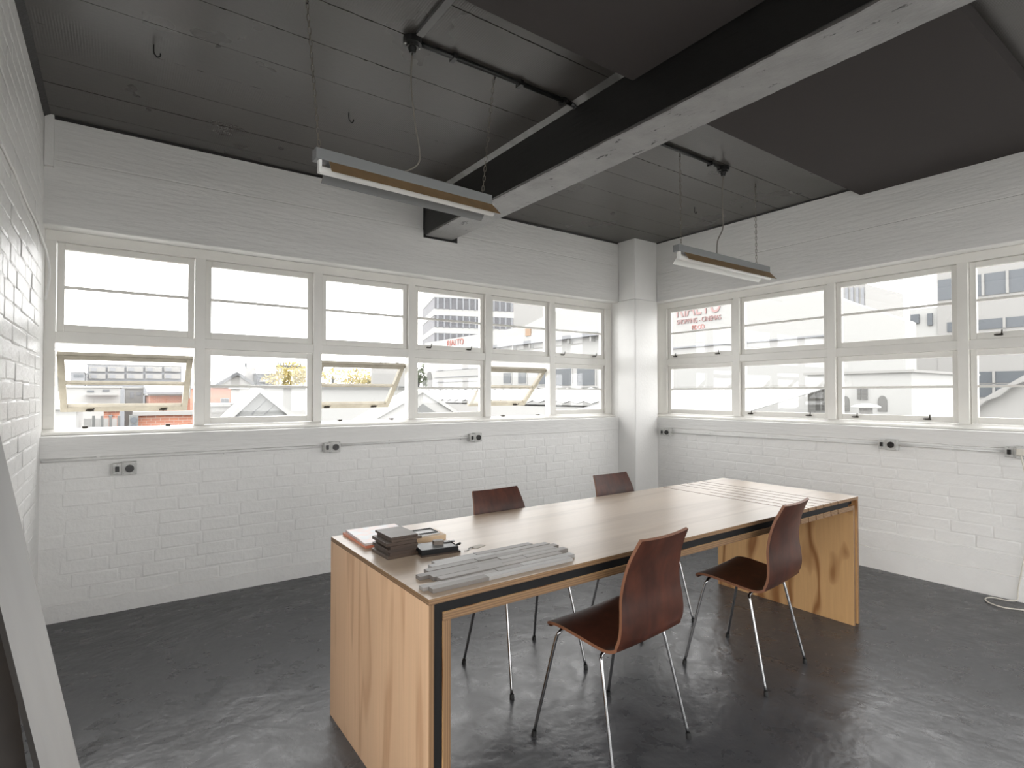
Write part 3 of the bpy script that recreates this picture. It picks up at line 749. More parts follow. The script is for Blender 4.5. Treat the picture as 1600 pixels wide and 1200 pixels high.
# ================================================================== WALL ELECTRICS
def outlet_parts():
    r_ = empty('power_outlet')
    MB().box(-.062, -.016, -.048, 0, -.034, .034).box(-.016, .062, -.048, 0, -.040, .040).build('case', OUTLETGREY, r_, bevel=.003)
    MB().box(-.049, -.029, -.056, -.046, -.016, .016).build('switch', OUTLETBLACK, r_, bevel=.002)
    MB().tube([(.024, -.046, 0), (.024, -.058, 0)], .023, 16).build('socket', OUTLETBLACK, r_)
    for a, b in ((-.040, .027), (-.040, -.027), (.053, .032), (.053, -.032), (-.008, .032), (-.008, -.032)):
        MB().tube([(a, -.047, b), (a, -.050, b)], .004, 6).build('screw', STEEL, r_)
    return r_
op = outlet_parts()
outs = [((-4.765, -.006, .888), 0, 'metal-clad power outlet low on the back wall near the left corner'),
        ((-3.479, -.006, .950), 0, 'metal-clad power outlet on the back wall left of the middle'),
        ((-2.206, -.006, .966), 0, 'metal-clad power outlet on the back wall nearest the corner pillar'),
        ((-.006, -.387, .946), -math.pi / 2, 'metal-clad power outlet on the right wall beside the corner pillar'),
        ((-.006, -2.481, .969), -math.pi / 2, 'metal-clad power outlet on the right wall behind the slotted table end'),
        ((-.006, -3.225, .973), -math.pi / 2, 'metal-clad power outlet at the right picture edge with white lead')]
for i, (loc, rz, lb) in enumerate(outs):
    o = op if i == 0 else copy_tree(op); o.location = loc; o.rotation_euler = (0, 0, rz); tag(o, lb, 'power outlet', 'metal-clad wall outlets')
def pipe(name, pts, r, mat, label, clips, cat='conduit'):
    base = Vector(pts[0]); r_ = empty(name, base); tag(r_, label, cat)
    MB().tube([tuple(Vector(p) - base) for p in pts], r, 10).build('pipe', mat, r_, smooth=True)
    for p in clips:
        q = Vector(p) - base; MB().box(q.x - .009, q.x + .009, q.y - .009, q.y + .009, q.z - .016, q.z + .016).build('clip', mat, r_)
    return r_
pipe('wall_conduit', [(XL + .01, -.020, .955), (-3.56, -.020, .957)], .0085, CONDUITP, 'white painted conduit along the back wall left of the middle outlet', [(-4.9, -.012, .955), (-4.2, -.012, .956)])
pipe('wall_conduit', [(-3.40, -.022, .960), (-2.27, -.022, .968)], .0095, CONDUITP, 'white painted conduit between two outlets on the back wall', [(-3.0, -.012, .963), (-2.33, -.012, .967)])
pipe('wall_conduit', [(-.022, -.45, .948), (-.022, -2.42, .968)], .0085, CONDUITP, 'white painted conduit on the right wall between pillar outlet and next outlet', [(-.012, -.9, .953), (-.012, -1.5, .959), (-.012, -2.0, .964)])
pipe('wall_conduit', [(-.022, -2.54, .969), (-.022, -3.165, .971)], .0085, CONDUITP, 'white painted conduit on the right wall leading to the lead outlet', [(-.012, -2.86, .970)])
cd = empty('extension_lead', (-.03, -3.25, .97)); tag(cd, 'white lead hanging from the right wall outlet and looping on the floor', 'lead')
path = [(-.075, -3.249, .985), (-.085, -3.255, .93), (-.040, -3.262, .80), (-.030, -3.255, .6), (-.028, -3.262, .42), (-.030, -3.235, .22), (-.030, -3.214, .08), (-.036, -3.208, .014), (-.075, -3.165, .008), (-.08, -3.10, .007), (-.14, -3.075, .007), (-.215, -3.11, .007), (-.245, -3.19, .007), (-.20, -3.27, .007), (-.14, -3.40, .007), (-.12, -3.65, .007)]
MB().tube([tuple(p - Vector(cd.location)) for p in smooth_path(path, 6)], .0042, 8).build('flex', CORD, cd, smooth=True)
MB().box(-.062, -.030, -.020, .022, -.015, .030).build('plug', CORD, cd, bevel=.005)
# cable tacked on the left wall
a = W(2, 226, 0, XL + .008); b = W(58, 352, 0, XL + .010)
cb = empty('wall_cable', a); tag(cb, 'white painted cable running down the left wall to the window head', 'cable')
pts = [a, a.lerp(b, .3) + Vector((0, 0, .006)), a.lerp(b, .6) - Vector((0, 0, .006)), b, Vector((XL + .02, -.01, b.z - .07)), Vector((XL + .03, .03, b.z - .20)), Vector((XL + .012, .02, b.z - .34))]
MB().tube([tuple(p - a) for p in smooth_path(pts, 6)], .0065, 7).build('sheath', CONDUITP, cb, smooth=True)

# ================================================================== LEANING PLANKS
def plank(name, foot, lean_x, lean_y, w, t, L, rz, mats, label):
    """foot: point on the floor; leans by (lean_x, lean_y) per metre of height"""
    up = Vector((lean_x, lean_y, 1)).normalized()
    side = Vector((math.cos(rz), math.sin(rz), 0)); side = (side - up * side.dot(up)).normalized(); nrm = side.cross(up)
    M = Matrix((( side.x, nrm.x, up.x, foot[0]), (side.y, nrm.y, up.y, foot[1]), (side.z, nrm.z, up.z, foot[2]), (0, 0, 0, 1)))
    mb = MB().box(-w/2, w/2, -t/2, t/2, 0, L, [0, 0, 0, 1, 0, 1])
    o = mb.build(name, mats, None, bevel=.0015); o.matrix_world = M
    return tag(o, label, 'plank')
plank('leaning_plank', (-4.848, -2.45, .012), -.190, .0, .082, .024, 1.46, R(38), [PLANKGREY, PLANKDARK], 'pale grey plank leaning on the left wall at the picture edge')
plank('leaning_plank', (-4.975, -2.40, .012), -.12, .0, .07, .022, 1.15, R(40), [PLANKDARK, PLANKDARK], 'dark plank leaning behind the pale grey plank at the left edge')


# ================================================================== OUTSIDE
def ext(name, c, rough=.7, **k): return plain(name, c, rough, spec=.3, **k)
X_WHITE = ext('outside_white_render', (.27, .27, .262)); X_PALE = ext('outside_pale_grey', (.17, .175, .185))
X_OFFW = ext('outside_off_white', (.205, .202, .195)); X_GREYROOF = ext('outside_grey_iron_roof', (.085, .088, .092))
X_DARK = ext('outside_dark_glass', (.075, .082, .090), .3); X_BAND = ext('outside_tower_band', (.105, .105, .112), n_scale=.8, n_amt=.12)
X_RED = ext('red_sign_paint', (.26, .085, .07)); X_REDPALE = ext('faded_red_sign_paint', (.255, .165, .16))
X_GABLE = ext('outside_gable_grey', (.125, .128, .125)); X_LOUV = ext('outside_louvre', (.11, .11, .105))
def m_redbrick():
    m, nt, b = nodes('outside_red_brick')
    t = nt.nodes.new('ShaderNodeTexBrick'); t.inputs['Scale'].default_value = 1
    t.inputs['Brick Width'].default_value = .24; t.inputs['Row Height'].default_value = .086; t.inputs['Mortar Size'].default_value = .008
    t.inputs['Color1'].default_value = (.28, .115, .070, 1); t.inputs['Color2'].default_value = (.23, .100, .068, 1); t.inputs['Mortar'].default_value = (.27, .20, .165, 1)
    nt.links.new(coords(nt, rot=(math.pi / 2, 0, 0)), t.inputs['Vector']); nt.links.new(t.outputs['Color'], b.inputs['Base Color'])
    b.inputs['Roughness'].default_value = .8; return m
X_BRICK = m_redbrick()
GZ = -6.0
gr = MB().box(-260, 260, -260, 300, GZ - .2, GZ).build('ground', ext('outside_concrete_ground', (.34, .34, .33))); structure(gr)

def facade_y(px0, px1, py0, Y, depth):
    """world x-range and top z of a block whose face lies in y=Y, from its picture extent"""
    a = W(px0, py0, 1, Y); b = W(px1, py0, 1, Y); return a.x, b.x, (a.z + b.z) / 2
def block_y(name, px0, px1, py0, Y, depth, mat, label, cat, z0=GZ, group=None, roofcap=None):
    x0, x1, z1 = facade_y(px0, px1, py0, Y, depth)
    r_ = empty(name, ((x0 + x1) / 2, Y, z0)); tag(r_, label, cat, group)
    cx = (x0 + x1) / 2
    MB().box(x0 - cx, x1 - cx, 0, depth, 0, z1 - z0).build('walls', mat, r_)
    MB().box(x0 - cx - .12, x1 - cx + .12, -.12, depth, z1 - z0, z1 - z0 + .12).build('roof', roofcap or X_WHITE, r_)
    return r_
def rect_y(parent, name, px0, py0, px1, py1, Y, mat, out=.05):
    a = W(px0, py0, 1, Y); b = W(px1, py1, 1, Y); l = parent.location
    return MB().box(a.x - l.x, b.x - l.x, -out, .02, min(a.z, b.z) - l.z, max(a.z, b.z) - l.z).build(name, mat, parent, (0, Y - l.y, 0))
# --- far apartment block
ap = block_y('apartment_building', 136, 284, 571, 110, 14, X_PALE, 'pale far apartment block seen through the leftmost open sash', 'building')
for r0, r1 in ((573, 581), (584, 592)):
    for i in range(5):
        p0 = 138 + i * 29.2; w_ = rect_y(ap, 'balcony_bay', p0 + 1.5, r0, p0 + 27, r1, 110, X_OFFW, .5)
        l = ap.location
        a = W(p0 + 4, r0 + 1.5, 1, 109.5); b = W(p0 + 13, r1 - 1, 1, 109.5)
        MB().box(a.x - l.x, b.x - l.x, -.56, -.49, b.z - l.z, a.z - l.z).build('window', X_PALE, ap)
low = block_y('apartment_wing', 110, 131, 582, 104, 10, X_PALE, 'low pale wing left of the far apartment block', 'building')
rect_y(low, 'window', 115, 585, 124, 590, 104, X_DARK); rect_y(low, 'window', 125, 585, 130, 590, 104, X_DARK)
# --- mid-distance roofs left
wb = block_y('flat_roofed_building', 100, 188, 606, 42, 8, X_WHITE, 'white flat-roofed building below the far apartment block', 'building')
rect_y(wb, 'window', 136, 610, 147, 613, 42, X_DARK); rect_y(wb, 'window', 160, 609, 171, 612, 42, X_DARK); rect_y(wb, 'canopy', 134, 616, 184, 618, 42, X_OFFW, .8)
sh = block_y('white_shed', 196, 224, 607, 46, 5, X_OFFW, 'small off-white shed right of the flat-roofed white building', 'building')
rect_y(sh, 'door', 203, 612, 209, 622, 46, X_PALE); rect_y(sh, 'window', 213, 613, 221, 618, 46, X_PALE)
bh = block_y('brick_shed', 234, 300, 618, 40, 8, X_BRICK, 'low red brick shed with wide pale roof', 'building')
x0, x1, z1 = facade_y(229, 302, 616, 40, 8); l = bh.location
MB().prism([(-.6, z1 - l.z), (8, z1 - l.z + .9), (8, z1 - l.z + 1.0), (-.6, z1 - l.z + .15)], x0 - l.x, x1 - l.x, 0).build('sloped_roof', X_PALE, bh)
# --- close by, low left
nw = block_y('white_outbuilding', 78, 119, 640, 15, 4, X_WHITE, 'white outbuilding at the lower left of the leftmost window', 'building')
MB().tube([(W(122, 640, 1, 15).x - nw.location.x, -.1, 0), (W(122, 640, 1, 15).x - nw.location.x, -.1, 6)], .05, 8).build('downpipe', X_OFFW, nw)
fc = empty('panel_fence', (W(157, 660, 1, 17).x, 17, GZ)); tag(fc, 'white panel fence in front of the low brick chimney block', 'fence')
for i in range(4):
    a = W(131 + i * 13.2, 654, 1, 17); b = W(143.4 + i * 13.2, 654, 1, 17)
    MB().box(a.x - fc.location.x, b.x - fc.location.x, 0, .06, 0, a.z - GZ).build('panel', X_WHITE, fc)
    MB().box(b.x - fc.location.x + .01, b.x - fc.location.x + .08, -.03, .09, 0, a.z - GZ + .08).build('post', X_GABLE, fc)
bc = block_y('brick_chimney_block', 162, 187, 643, 22, 2, X_BRICK, 'small red brick block rising above the white panel fence', 'building', roofcap=X_OFFW)
rect_y(bc, 'vent', 170, 648, 176, 651, 22, X_DARK)
bwl = block_y('brick_parapet_wall', 215, 312, 648.5, 16, .4, X_BRICK, 'orange-red brick parapet wall low in the leftmost window', 'wall', roofcap=X_OFFW)
ac = empty('air_conditioner', (W(209, 660, 1, 15.5).x, 15.5, W(209, 668, 1, 15.5).z)); tag(ac, 'grey air conditioning unit left of the brick parapet wall', 'air conditioner')
MB().box(-.11, .11, 0, .3, -1.2, .36).build('casing', X_GABLE, ac); MB().tube([(0, -.01, .22), (0, -.03, .22)], .085, 14).build('fan_grille', X_DARK, ac); MB().tube([(0, -.01, .02), (0, -.03, .02)], .085, 14).build('fan_grille', X_DARK, ac)
# --- grey gabled house
def gable_y(name, apex, left, right, Y, depth, wallmat, roofmat, bw_, label, over=.3, z0=GZ, thick=.10):
    A = W(*apex, 1, Y); Lf = W(*left, 1, Y); Rt = W(*right, 1, Y); o = Vector((A.x, Y, z0))
    r_ = empty(name, o); tag(r_, label, 'house')
    q = lambda p: (p.x - o.x, p.z - o.z)
    a, l_, rr = q(A), q(Lf), q(Rt)
    MB().prism([(l_[0] + .05, 0), (rr[0] - .05, 0), (rr[0] - .05, rr[1] - thick), (a[0], a[1] - thick), (l_[0] + .05, l_[1] - thick)], over, depth, 1).build('walls', wallmat, r_)
    for e in (l_, rr):
        MB().prism([e, (e[0], e[1] - thick), (a[0], a[1] - thick), a], 0, depth + .2, 1).build('roof_slope', roofmat, r_)
        MB().prism([e, (e[0], e[1] - bw_), (a[0], a[1] - bw_), a], -.03, .0, 1).build('bargeboard', roofmat, r_)
    return r_
hg = gable_y('gabled_house', (371, 581), (337, 600), (398, 598), 60, 9, X_OFFW, X_GREYROOF, .35, 'distant house with grey gabled roof above the red brick building')
tw_ = empty('white_roof_turret', (W(393, 590, 1, 66).x, 66, GZ)); tag(tw_, 'white tapering roof turret right of the grey gabled house', 'turret')
a = W(384, 574, 1, 66); b = W(398, 574, 1, 66); c_ = W(404, 596, 1, 66); d_ = W(382, 596, 1, 66)
MB().prism([(d_.x - tw_.location.x, 0), (c_.x - tw_.location.x, 0), (c_.x - tw_.location.x, c_.z - GZ), (b.x - tw_.location.x, b.z - GZ), (a.x - tw_.location.x, a.z - GZ), (d_.x - tw_.location.x, d_.z - GZ)], 0, 3, 1).build('body', X_OFFW, tw_)
MB().tube([(a.x - tw_.location.x, 0, a.z - GZ), (a.x - tw_.location.x, 0, a.z - GZ + .5)], .1, 6).build('finial', X_GREYROOF, tw_)
cp = block_y('dark_canopy_building', 402, 432, 585, 64, 4, X_DARK, 'dark-fronted low building left of the yellow tree', 'building', roofcap=X_GREYROOF)
rect_y(cp, 'pale_frontage', 405, 593, 430, 597, 64, X_OFFW, .5)
bb = empty('billboard', (W(452, 580, 1, 75).x, 75, GZ)); tag(bb, 'grey billboard frame on posts behind the yellow tree', 'billboard')
a = W(432, 570, 1, 75); b = W(471, 578, 1, 75)
MB().box(a.x - bb.location.x, b.x - bb.location.x, 0, .6, b.z - GZ, a.z - GZ).build('board', X_GREYROOF, bb)
for k in range(9):
    xx = a.x + (b.x - a.x) * (k + .5) / 9 - bb.location.x
    MB().box(xx - .08, xx + .08, -.1, .0, b.z - GZ, a.z - GZ + .3).build('rib', X_GABLE, bb)
for f in (.1, .35): MB().tube([(a.x + (b.x - a.x) * f - bb.location.x, .3, 0), (a.x + (b.x - a.x) * f - bb.location.x, .3, b.z - GZ)], .12, 8).build('post', X_GREYROOF, bb)
# --- red brick building
rb = block_y('red_brick_building', 322, 402, 606, 30, 8, X_BRICK, 'red brick building with white-framed windows behind the white gable', 'building', roofcap=X_OFFW)
for p0, p1 in ((344.5, 357.5), (373.5, 386)):
    f_ = rect_y(rb, 'window', p0, 622, p1, 634, 30, X_WHITE, .06); l = rb.location
    for k in range(2):
        a = W(p0 + 1 + k * (p1 - p0 - 1) / 2, 623, 1, 30); b = W(p0 + (k + 1) * (p1 - p0 - 1) / 2, 631.5, 1, 30)
        MB().box(a.x - l.x, b.x - l.x, -.09, -.05, b.z - l.z, a.z - l.z).build('pane', X_DARK, f_)
ln_ = block_y('lean_to_roof', 318, 372, 635, 24, 3, X_WHITE, 'white lean-to below the red brick building', 'building')
# --- near white gables
g1 = gable_y('white_gable_house', (406, 604.5), (352, 655), (470, 656), 12, .9, X_GABLE, X_WHITE, .16, 'near white-bargeboard gable with grey cladding in front of the brick building', .06)
for (p, q_) in (((421, 620), (393, 648)), ((433, 629), (413, 648))):   # slanting battens on the gable face
    a = W(*p, 1, 12.06); b = W(*q_, 1, 12.06); l = g1.location
    MB().tube([(a.x - l.x, .06, a.z - l.z), (b.x - l.x, .06, b.z - l.z)], .012, 6).build('batten', X_GREYROOF, g1)
wh = block_y('long_white_roof_building', 402, 645, 607, 19, 6, X_WHITE, 'long white building between the two white gables', 'building')
l = wh.location
MB().box(W(500, 600, 1, 19).x - l.x, W(640, 600, 1, 19).x - l.x, -.25, -.02, W(500, 604, 1, 19).z - l.z, W(500, 602, 1, 19).z - l.z).build('ridge_flashing', X_GABLE, wh)
g2 = gable_y('white_gable_house', (660, 607), (572, 657), (738, 657), 11, .9, X_WHITE, X_WHITE, .12, 'near all-white gable roof seen through the fourth window column', .05)
a = W(661, 631, 1, 11.02); b = W(645, 645, 1, 11.02); c_ = W(682, 645, 1, 11.02); l = g2.location
MB().prism([(b.x - l.x, b.z - l.z), (c_.x - l.x, c_.z - l.z), (a.x - l.x, a.z - l.z)], .02, .05, 1).build('gable_vent', X_GABLE, g2)
# arched frames on a roof
ar = empty('roof_arches', (W(608, 570, 1, 33).x, 33, W(608, 576, 1, 33).z)); tag(ar, 'pair of bronze arched hoops on a roof above the yellow tree', 'roof hoops')
for dx, rr_ in ((-.45, .36), (.62, .30)):
    MB().tube([(dx + rr_ * math.cos(math.pi * k / 10), 0, rr_ * 1.5 * math.sin(math.pi * k / 10)) for k in range(11)], .035, 6).build('hoop', X_LOUV, ar)
MB().box(-1.3, 1.5, -.1, .1, -7, 0).build('parapet', X_OFFW, ar)
# --- trees
def tree(px, py, Y, rx, rz_, c1, c2, seed, label, nl=2600):
    C0 = W(px, py, 1, Y); r_ = empty('tree', (C0.x, Y, GZ)); tag(r_, label, 'tree')
    rn = random.Random(seed); mb = MB(); zc = C0.z - GZ
    blobs = [(rn.uniform(-.75, .75) * rx, rn.uniform(-.6, .6) * rx * .6, rn.uniform(-.5, .45) * rz_, rn.uniform(.35, .6)) for _ in range(14)]
    for k in range(nl):
        bx, by, bz, br = rn.choice(blobs)
        v = Vector((rn.gauss(0, 1), rn.gauss(0, 1), rn.gauss(0, 1))).normalized() * (rn.random() ** .33)
        p = Vector((bx + v.x * br * rx * .55, by + v.y * br * rx * .4, zc + bz + v.z * br * rz_ * 1.1))
        u = Vector((rn.gauss(0, 1), rn.gauss(0, 1), rn.gauss(0, 1))).normalized(); w_ = u.orthogonal().normalized(); s_ = rn.uniform(.10, .2)
        mb.face([p + u * s_, p + w_ * s_ * .6, p - u * s_, p - w_ * s_ * .6], 0 if rn.random() < .65 else 1)
    mb.build('foliage', [ext('leaf_%d_a' % seed, c1), ext('leaf_%d_b' % seed, c2)], r_)
    MB().tube([(0, 0, 0), (.1, 0, zc * .5), (0, 0, zc)], [.28, .22, .12], 8).build('trunk', X_GREYROOF, r_)
    for a_ in (.7, 2.4, 4.0): MB().tube([(0, 0, zc * .7), (rx * .5 * math.cos(a_), rx * .3 * math.sin(a_), zc)], [.12, .05], 6).build('branch', X_GREYROOF, r_)
tree(520, 590, 46, 6.2, 1.5, (.29, .23, .075), (.23, .20, .08), 31, 'yellow autumn tree above the white roofs')
tree(652, 588, 40, .9, 1.2, (.10, .12, .075), (.075, .09, .06), 32, 'small dark green tree at the left end of the cinema', 700)
# --- tower with dark bands (its corner faces us)
P0 = D(678, 600, 100); P1 = D(659, 600, 116); P2 = D(803, 600, 104)
tw = empty('office_tower', (P0.x, P0.y, GZ)); tag(tw, 'pale office tower with dark window bands behind the red-lettered parapet', 'tower')
def wallprism(parent, mats, quad_pts, za, zb, push, name, m=0):
    o = parent.location
    mb = MB(); base = [Vector((p.x, p.y, 0)) for p in quad_pts]
    cen = sum(base, Vector()) / len(base)
    base = [cen + (p - cen) * push for p in base]
    mb.prism([(p.x - o.x, p.y - o.y) for p in base], za - o.z, zb - o.z, 2)
    return mb.build(name, mats, parent)
P3 = P1 + (P2 - P0)
zt_ = lambda py: D(678, py, 100).z
ft = [P0, P2, P3, P1]
wallprism(tw, X_OFFW, ft, GZ, zt_(455), .985, 'core')
for za, zb in ((464, 482), (492, 511), (520, 545)):
    wallprism(tw, X_BAND, ft, zt_(zb), zt_(za), .99, 'window_band')
    for k in range(13):
        pp = P0.lerp(P2, (k + .5) / 13); o = tw.location
        MB().box(pp.x - o.x - .10, pp.x - o.x + .10, pp.y - o.y - .35, pp.y - o.y + .3, zt_(zb) - o.z, zt_(za) - o.z).build('mullion', X_PALE, tw)
for za, zb in ((455, 464), (482, 492), (511, 520)): wallprism(tw, X_WHITE, ft, zt_(zb), zt_(za), 1.0, 'spandrel')
Q0 = D(800, 600, 130); Q1 = D(853, 600, 132); an = empty('tower_annex', (Q0.x, Q0.y, GZ)); tag(an, 'plain pale block right of the banded office tower', 'tower')
wallprism(an, X_OFFW, [Q0, Q1, Q1 + Vector((3, 10, 0)), Q0 + Vector((3, 10, 0))], GZ, D(803, 455, 130).z, 1, 'walls')
wallprism(an, X_WHITE, [Q0, Q1, Q1 + Vector((3, 10, 0)), Q0 + Vector((3, 10, 0))], D(803, 455, 130).z, D(803, 452, 130).z, 1.03, 'roof')
# --- white cinema, facade in x = XC
XC = 22.0
cin = empty('cinema_building', (XC, 12, GZ)); tag(cin, 'long white cinema building with red lettering filling the right-hand windows', 'building')
def Lc(p): return (p.x - XC, p.y - 12, p.z - GZ)
yL = W(664, 560, 0, XC).y; zpar = W(748, 522, 0, XC).z; yR = W(1414, 520, 0, XC).y
y_a = W(850, 494, 0, XC).y; y_b = W(945, 455, 0, XC).y; y_c = W(1318, 469, 0, XC).y
pl = [W(664, 660, 0, XC), W(664, 538, 0, XC), W(748, 522, 0, XC), W(817, 510, 0, XC), W(850, 494, 0, XC), W(945, 456, 0, XC)]
poly = [(yL - 12, 0), (yL - 12, zpar - GZ), (W(817, 510, 0, XC).y - 12, zpar - GZ), (y_a - 12, W(850, 494, 0, XC).z - GZ), (y_b - 12, W(945, 456, 0, XC).z - GZ), (W(1240, 440, 0, XC).y - 12, W(1240, 440, 0, XC).z - GZ),
        (y_c - 12, W(1318, 469, 0, XC).z - GZ), (W(1400, 496, 0, XC).y - 12, W(1400, 496, 0, XC).z - GZ), (yR - 12, W(1414, 501, 0, XC).z - GZ), (yR - 12, 0)]
MB().prism(poly, 0, 1.2, 0).build('facade', X_WHITE, cin)
a = W(640, 545, 0, XC)
ev = W(929, 523, 0, XC).z - GZ
MB().box(-.5, 0, W(1034, 530, 0, XC).y - 12, yL - 12 - 6, ev - .12, ev + .12).build('eave', X_PALE, cin)
for k in range(9):
    yy_ = W(1034, 530, 0, XC).y - 12 + 1.2 + k * 2.3
    MB().box(-.4, 0, yy_ - .06, yy_ + .06, ev - .45, ev - .12).build('eave_bracket', X_WHITE, cin)
z2 = W(1090, 541, 0, XC).z - GZ
MB().box(-.10, 0, W(1300, 541, 0, XC).y - 12, W(1030, 541, 0, XC).y - 12, z2 - .04, z2 + .04).build('string_course', X_PALE, cin)
for py_ in (577, 588.5, 596):
    zz = W(715, py_, 0, XC).z - GZ; MB().box(-.06, 0, W(760, 570, 0, XC).y - 12, W(680, 570, 0, XC).y - 12, zz - .03, zz + .03).build('weatherboard_lap', X_PALE, cin)
for p0, p1, t_, b_ in ((870, 893.5, 577, 602), (903, 930, 574.5, 602), (788, 799, 583, 599), (811, 823, 582, 599), (842, 853, 580, 600)):
    a = W(p0, t_, 0, XC); b = W(p1, b_, 0, XC)
    f_ = MB().box(-.06, 0, b.y - 12 - .12, a.y - 12 + .12, b.z - GZ - .12, a.z - GZ + .12).build('window', X_WHITE, cin)
    MB().box(-.10, -.06, b.y - 12, a.y - 12, b.z - GZ, a.z - GZ).build('pane', X_DARK, f_)
a = W(671, 595, 0, XC); r0 = .62
MB().prism([(a.y - 12 + r0 * math.cos(t * math.pi / 10), a.z - GZ + 1.6 * r0 * math.sin(t * math.pi / 10)) for t in range(11)] + [(a.y - 12 - r0, a.z - GZ - .6), (a.y - 12 + r0, a.z - GZ - .6)], -.05, .0, 0).build('arched_louvre', X_LOUV, cin)
a = W(826, 519, 0, XC); MB().box(-.08, 0, a.y - 12 - .35, a.y - 12 + .35, a.z - GZ - .3, a.z - GZ + .3).build('wall_lamp', ext('outside_tan', (.22, .15, .10)), cin)
def lettering(txt, pl_, pr_, base_px, cap, mat):
    A = W(pl_, base_px, 0, XC); B = W(pr_, base_px, 0, XC)
    cu = bpy.data.curves.new('sign_lettering', 'FONT'); cu.body = txt; cu.size = 1; cu.extrude = .02; cu.align_x = 'LEFT'
    tmp = bpy.data.objects.new('tmp', cu); col.objects.link(tmp); bpy.context.view_layer.update()
    dg = bpy.context.evaluated_depsgraph_get(); me = bpy.data.meshes.new_from_object(tmp.evaluated_get(dg)); bpy.data.objects.remove(tmp)
    xs = [v.co.x for v in me.vertices]; ys = [v.co.y for v in me.vertices]
    sx = abs(A.y - B.y) / (max(xs) - min(xs)); sy = cap / (max(ys) - min(ys))
    for v in me.vertices:
        v.co.x = (v.co.x - min(xs)) * sx; v.co.y = (v.co.y - min(ys)) * sy
    me.materials.clear(); me.materials.append(mat)
    return put('sign_lettering', me, cin, (-.03, A.y - 12, A.z - GZ), (math.pi / 2, 0, -math.pi / 2))
mpp = lambda px, py: (W(px, py, 0, XC) - W(px, py + 1, 0, XC)).z
lettering('RIALTO', 1058, 1126.5, 496.5, mpp(1090, 490) * 27, X_REDPALE)
lettering('SHOPPING - CINEMAS', 1058, 1127, 507.5, mpp(1090, 500) * 7.5, X_REDPALE)
lettering('FOOD', 1082, 1101, 515.5, mpp(1090, 510) * 7, X_RED)
lettering('RIALTO', 699.5, 724.5, 541.5, mpp(712, 536) * 9.5, X_RED)
# --- corrugated verandah roof in front of the cinema
def corrugated(name, x0, x1, y0, y1, za, zb, n, label, amp=.06):
    """runs down from za at x1 to zb at x0"""
    r_ = empty(name, ((x0 + x1) / 2, (y0 + y1) / 2, GZ)); tag(r_, label, 'roof'); o = r_.location; mb = MB(); prev = None
    for k in range(n * 4 + 1):
        y = y0 + (y1 - y0) * k / (n * 4); d_ = amp * math.sin(k * math.pi / 2)
        cur = [(x0 - o.x, y - o.y, zb + d_ - GZ), (x1 - o.x, y - o.y, za + d_ - GZ)]
        if prev:
            mb.face([prev[0], prev[1], cur[1], cur[0]]); mb.face([(p[0], p[1], p[2] - .03) for p in (prev[0], cur[0], cur[1], prev[1])])
        prev = cur
    mb.build('roof_sheet', X_WHITE, r_, smooth=True)
    MB().box(x0 + .1 - o.x, x1 - o.x, y0 - o.y, y1 - o.y, 0, zb - GZ - .25).build('walls', X_WHITE, r_)
    MB().box(x1 - .12 - o.x, x1 + .12 - o.x, y0 - o.y, y1 - o.y, za - GZ + .03, za - GZ + .12).build('ridge_cap', X_OFFW, r_)
z_ = W(850, 607, 0, 17).z
corrugated('corrugated_roof', 13.5, 17, W(1020, 607, 0, 17).y, W(560, 607, 0, 17).y * .8, z_, z_ - .75, 30, 'white corrugated roof below the cinema windows')
z3 = W(1180, 607, 0, 15).z
corrugated('corrugated_roof', 7.0, 15, W(1290, 607, 0, 15).y, W(1036, 607, 0, 15).y, z3, z3 - 1.25, 26, 'shallow white roof seen through the right wall window beside the pillar', .03)
# --- white annex with louvres, roof ventilator
XA = 15.0
anx = empty('louvred_annex', (XA, W(1360, 600, 0, XA).y, GZ)); tag(anx, 'white annex wall with grey louvres through the right wall windows', 'building')
yo = anx.location.y
MB().box(0, 6, W(1424, 600, 0, XA).y - yo, W(1262, 600, 0, XA).y - yo, 0, W(1340, 584, 0, XA).z - GZ).build('walls', X_WHITE, anx)
MB().box(-.1, 6.1, W(1424, 600, 0, XA).y - yo - .1, W(1262, 600, 0, XA).y - yo + .1, W(1340, 584, 0, XA).z - GZ, W(1340, 584, 0, XA).z - GZ + .08).build('roof', X_OFFW, anx)
for p0, p1, t_, b_ in ((1275, 1282.5, 603, 641), (1285, 1294, 602, 641), (1340, 1346, 604, 624), (1347.5, 1356, 604, 624)):
    a = W(p0, t_, 0, XA); b = W(p1, b_, 0, XA); nn = int((b_ - t_) / 2.2)
    f_ = MB().box(-.03, 0, b.y - yo, a.y - yo, b.z - GZ, a.z - GZ).build('louvre', X_OFFW, anx)
    for k in range(nn):
        z0_ = b.z + (a.z - b.z) * k / nn; MB().box(-.055, -.03, b.y - yo, a.y - yo, z0_ - GZ, z0_ - GZ + (a.z - b.z) / nn * .55).build('blade', X_LOUV, f_)
a = W(1378, 640, 0, XA)
for p_ in (1321, 1379):
    a = W(p_, 628, 0, XA); r0 = .13
    MB().prism([(a.y - yo + r0 * math.cos(t * math.pi / 8), a.z - GZ + .2 * math.sin(t * math.pi / 8)) for t in range(9)] + [(a.y - yo - r0, a.z - GZ - .3), (a.y - yo + r0, a.z - GZ - .3)], -.03, 0, 0).build('arched_opening', X_LOUV, anx)
c0 = W(1353, 642, 0, 12); vt = empty('roof_ventilator', (c0.x, c0.y, c0.z - .3)); tag(vt, 'white mushroom roof ventilator in front of the louvred annex', 'ventilator')
MB().tube([(0, 0, -3), (0, 0, .40)], .16, 14).build('stem', X_OFFW, vt)
MB().tube([(0, 0, .38), (0, 0, .42), (0, 0, .47), (0, 0, .50)], [.36, .36, .26, .08], 18).build('cap', X_WHITE, vt, smooth=True)
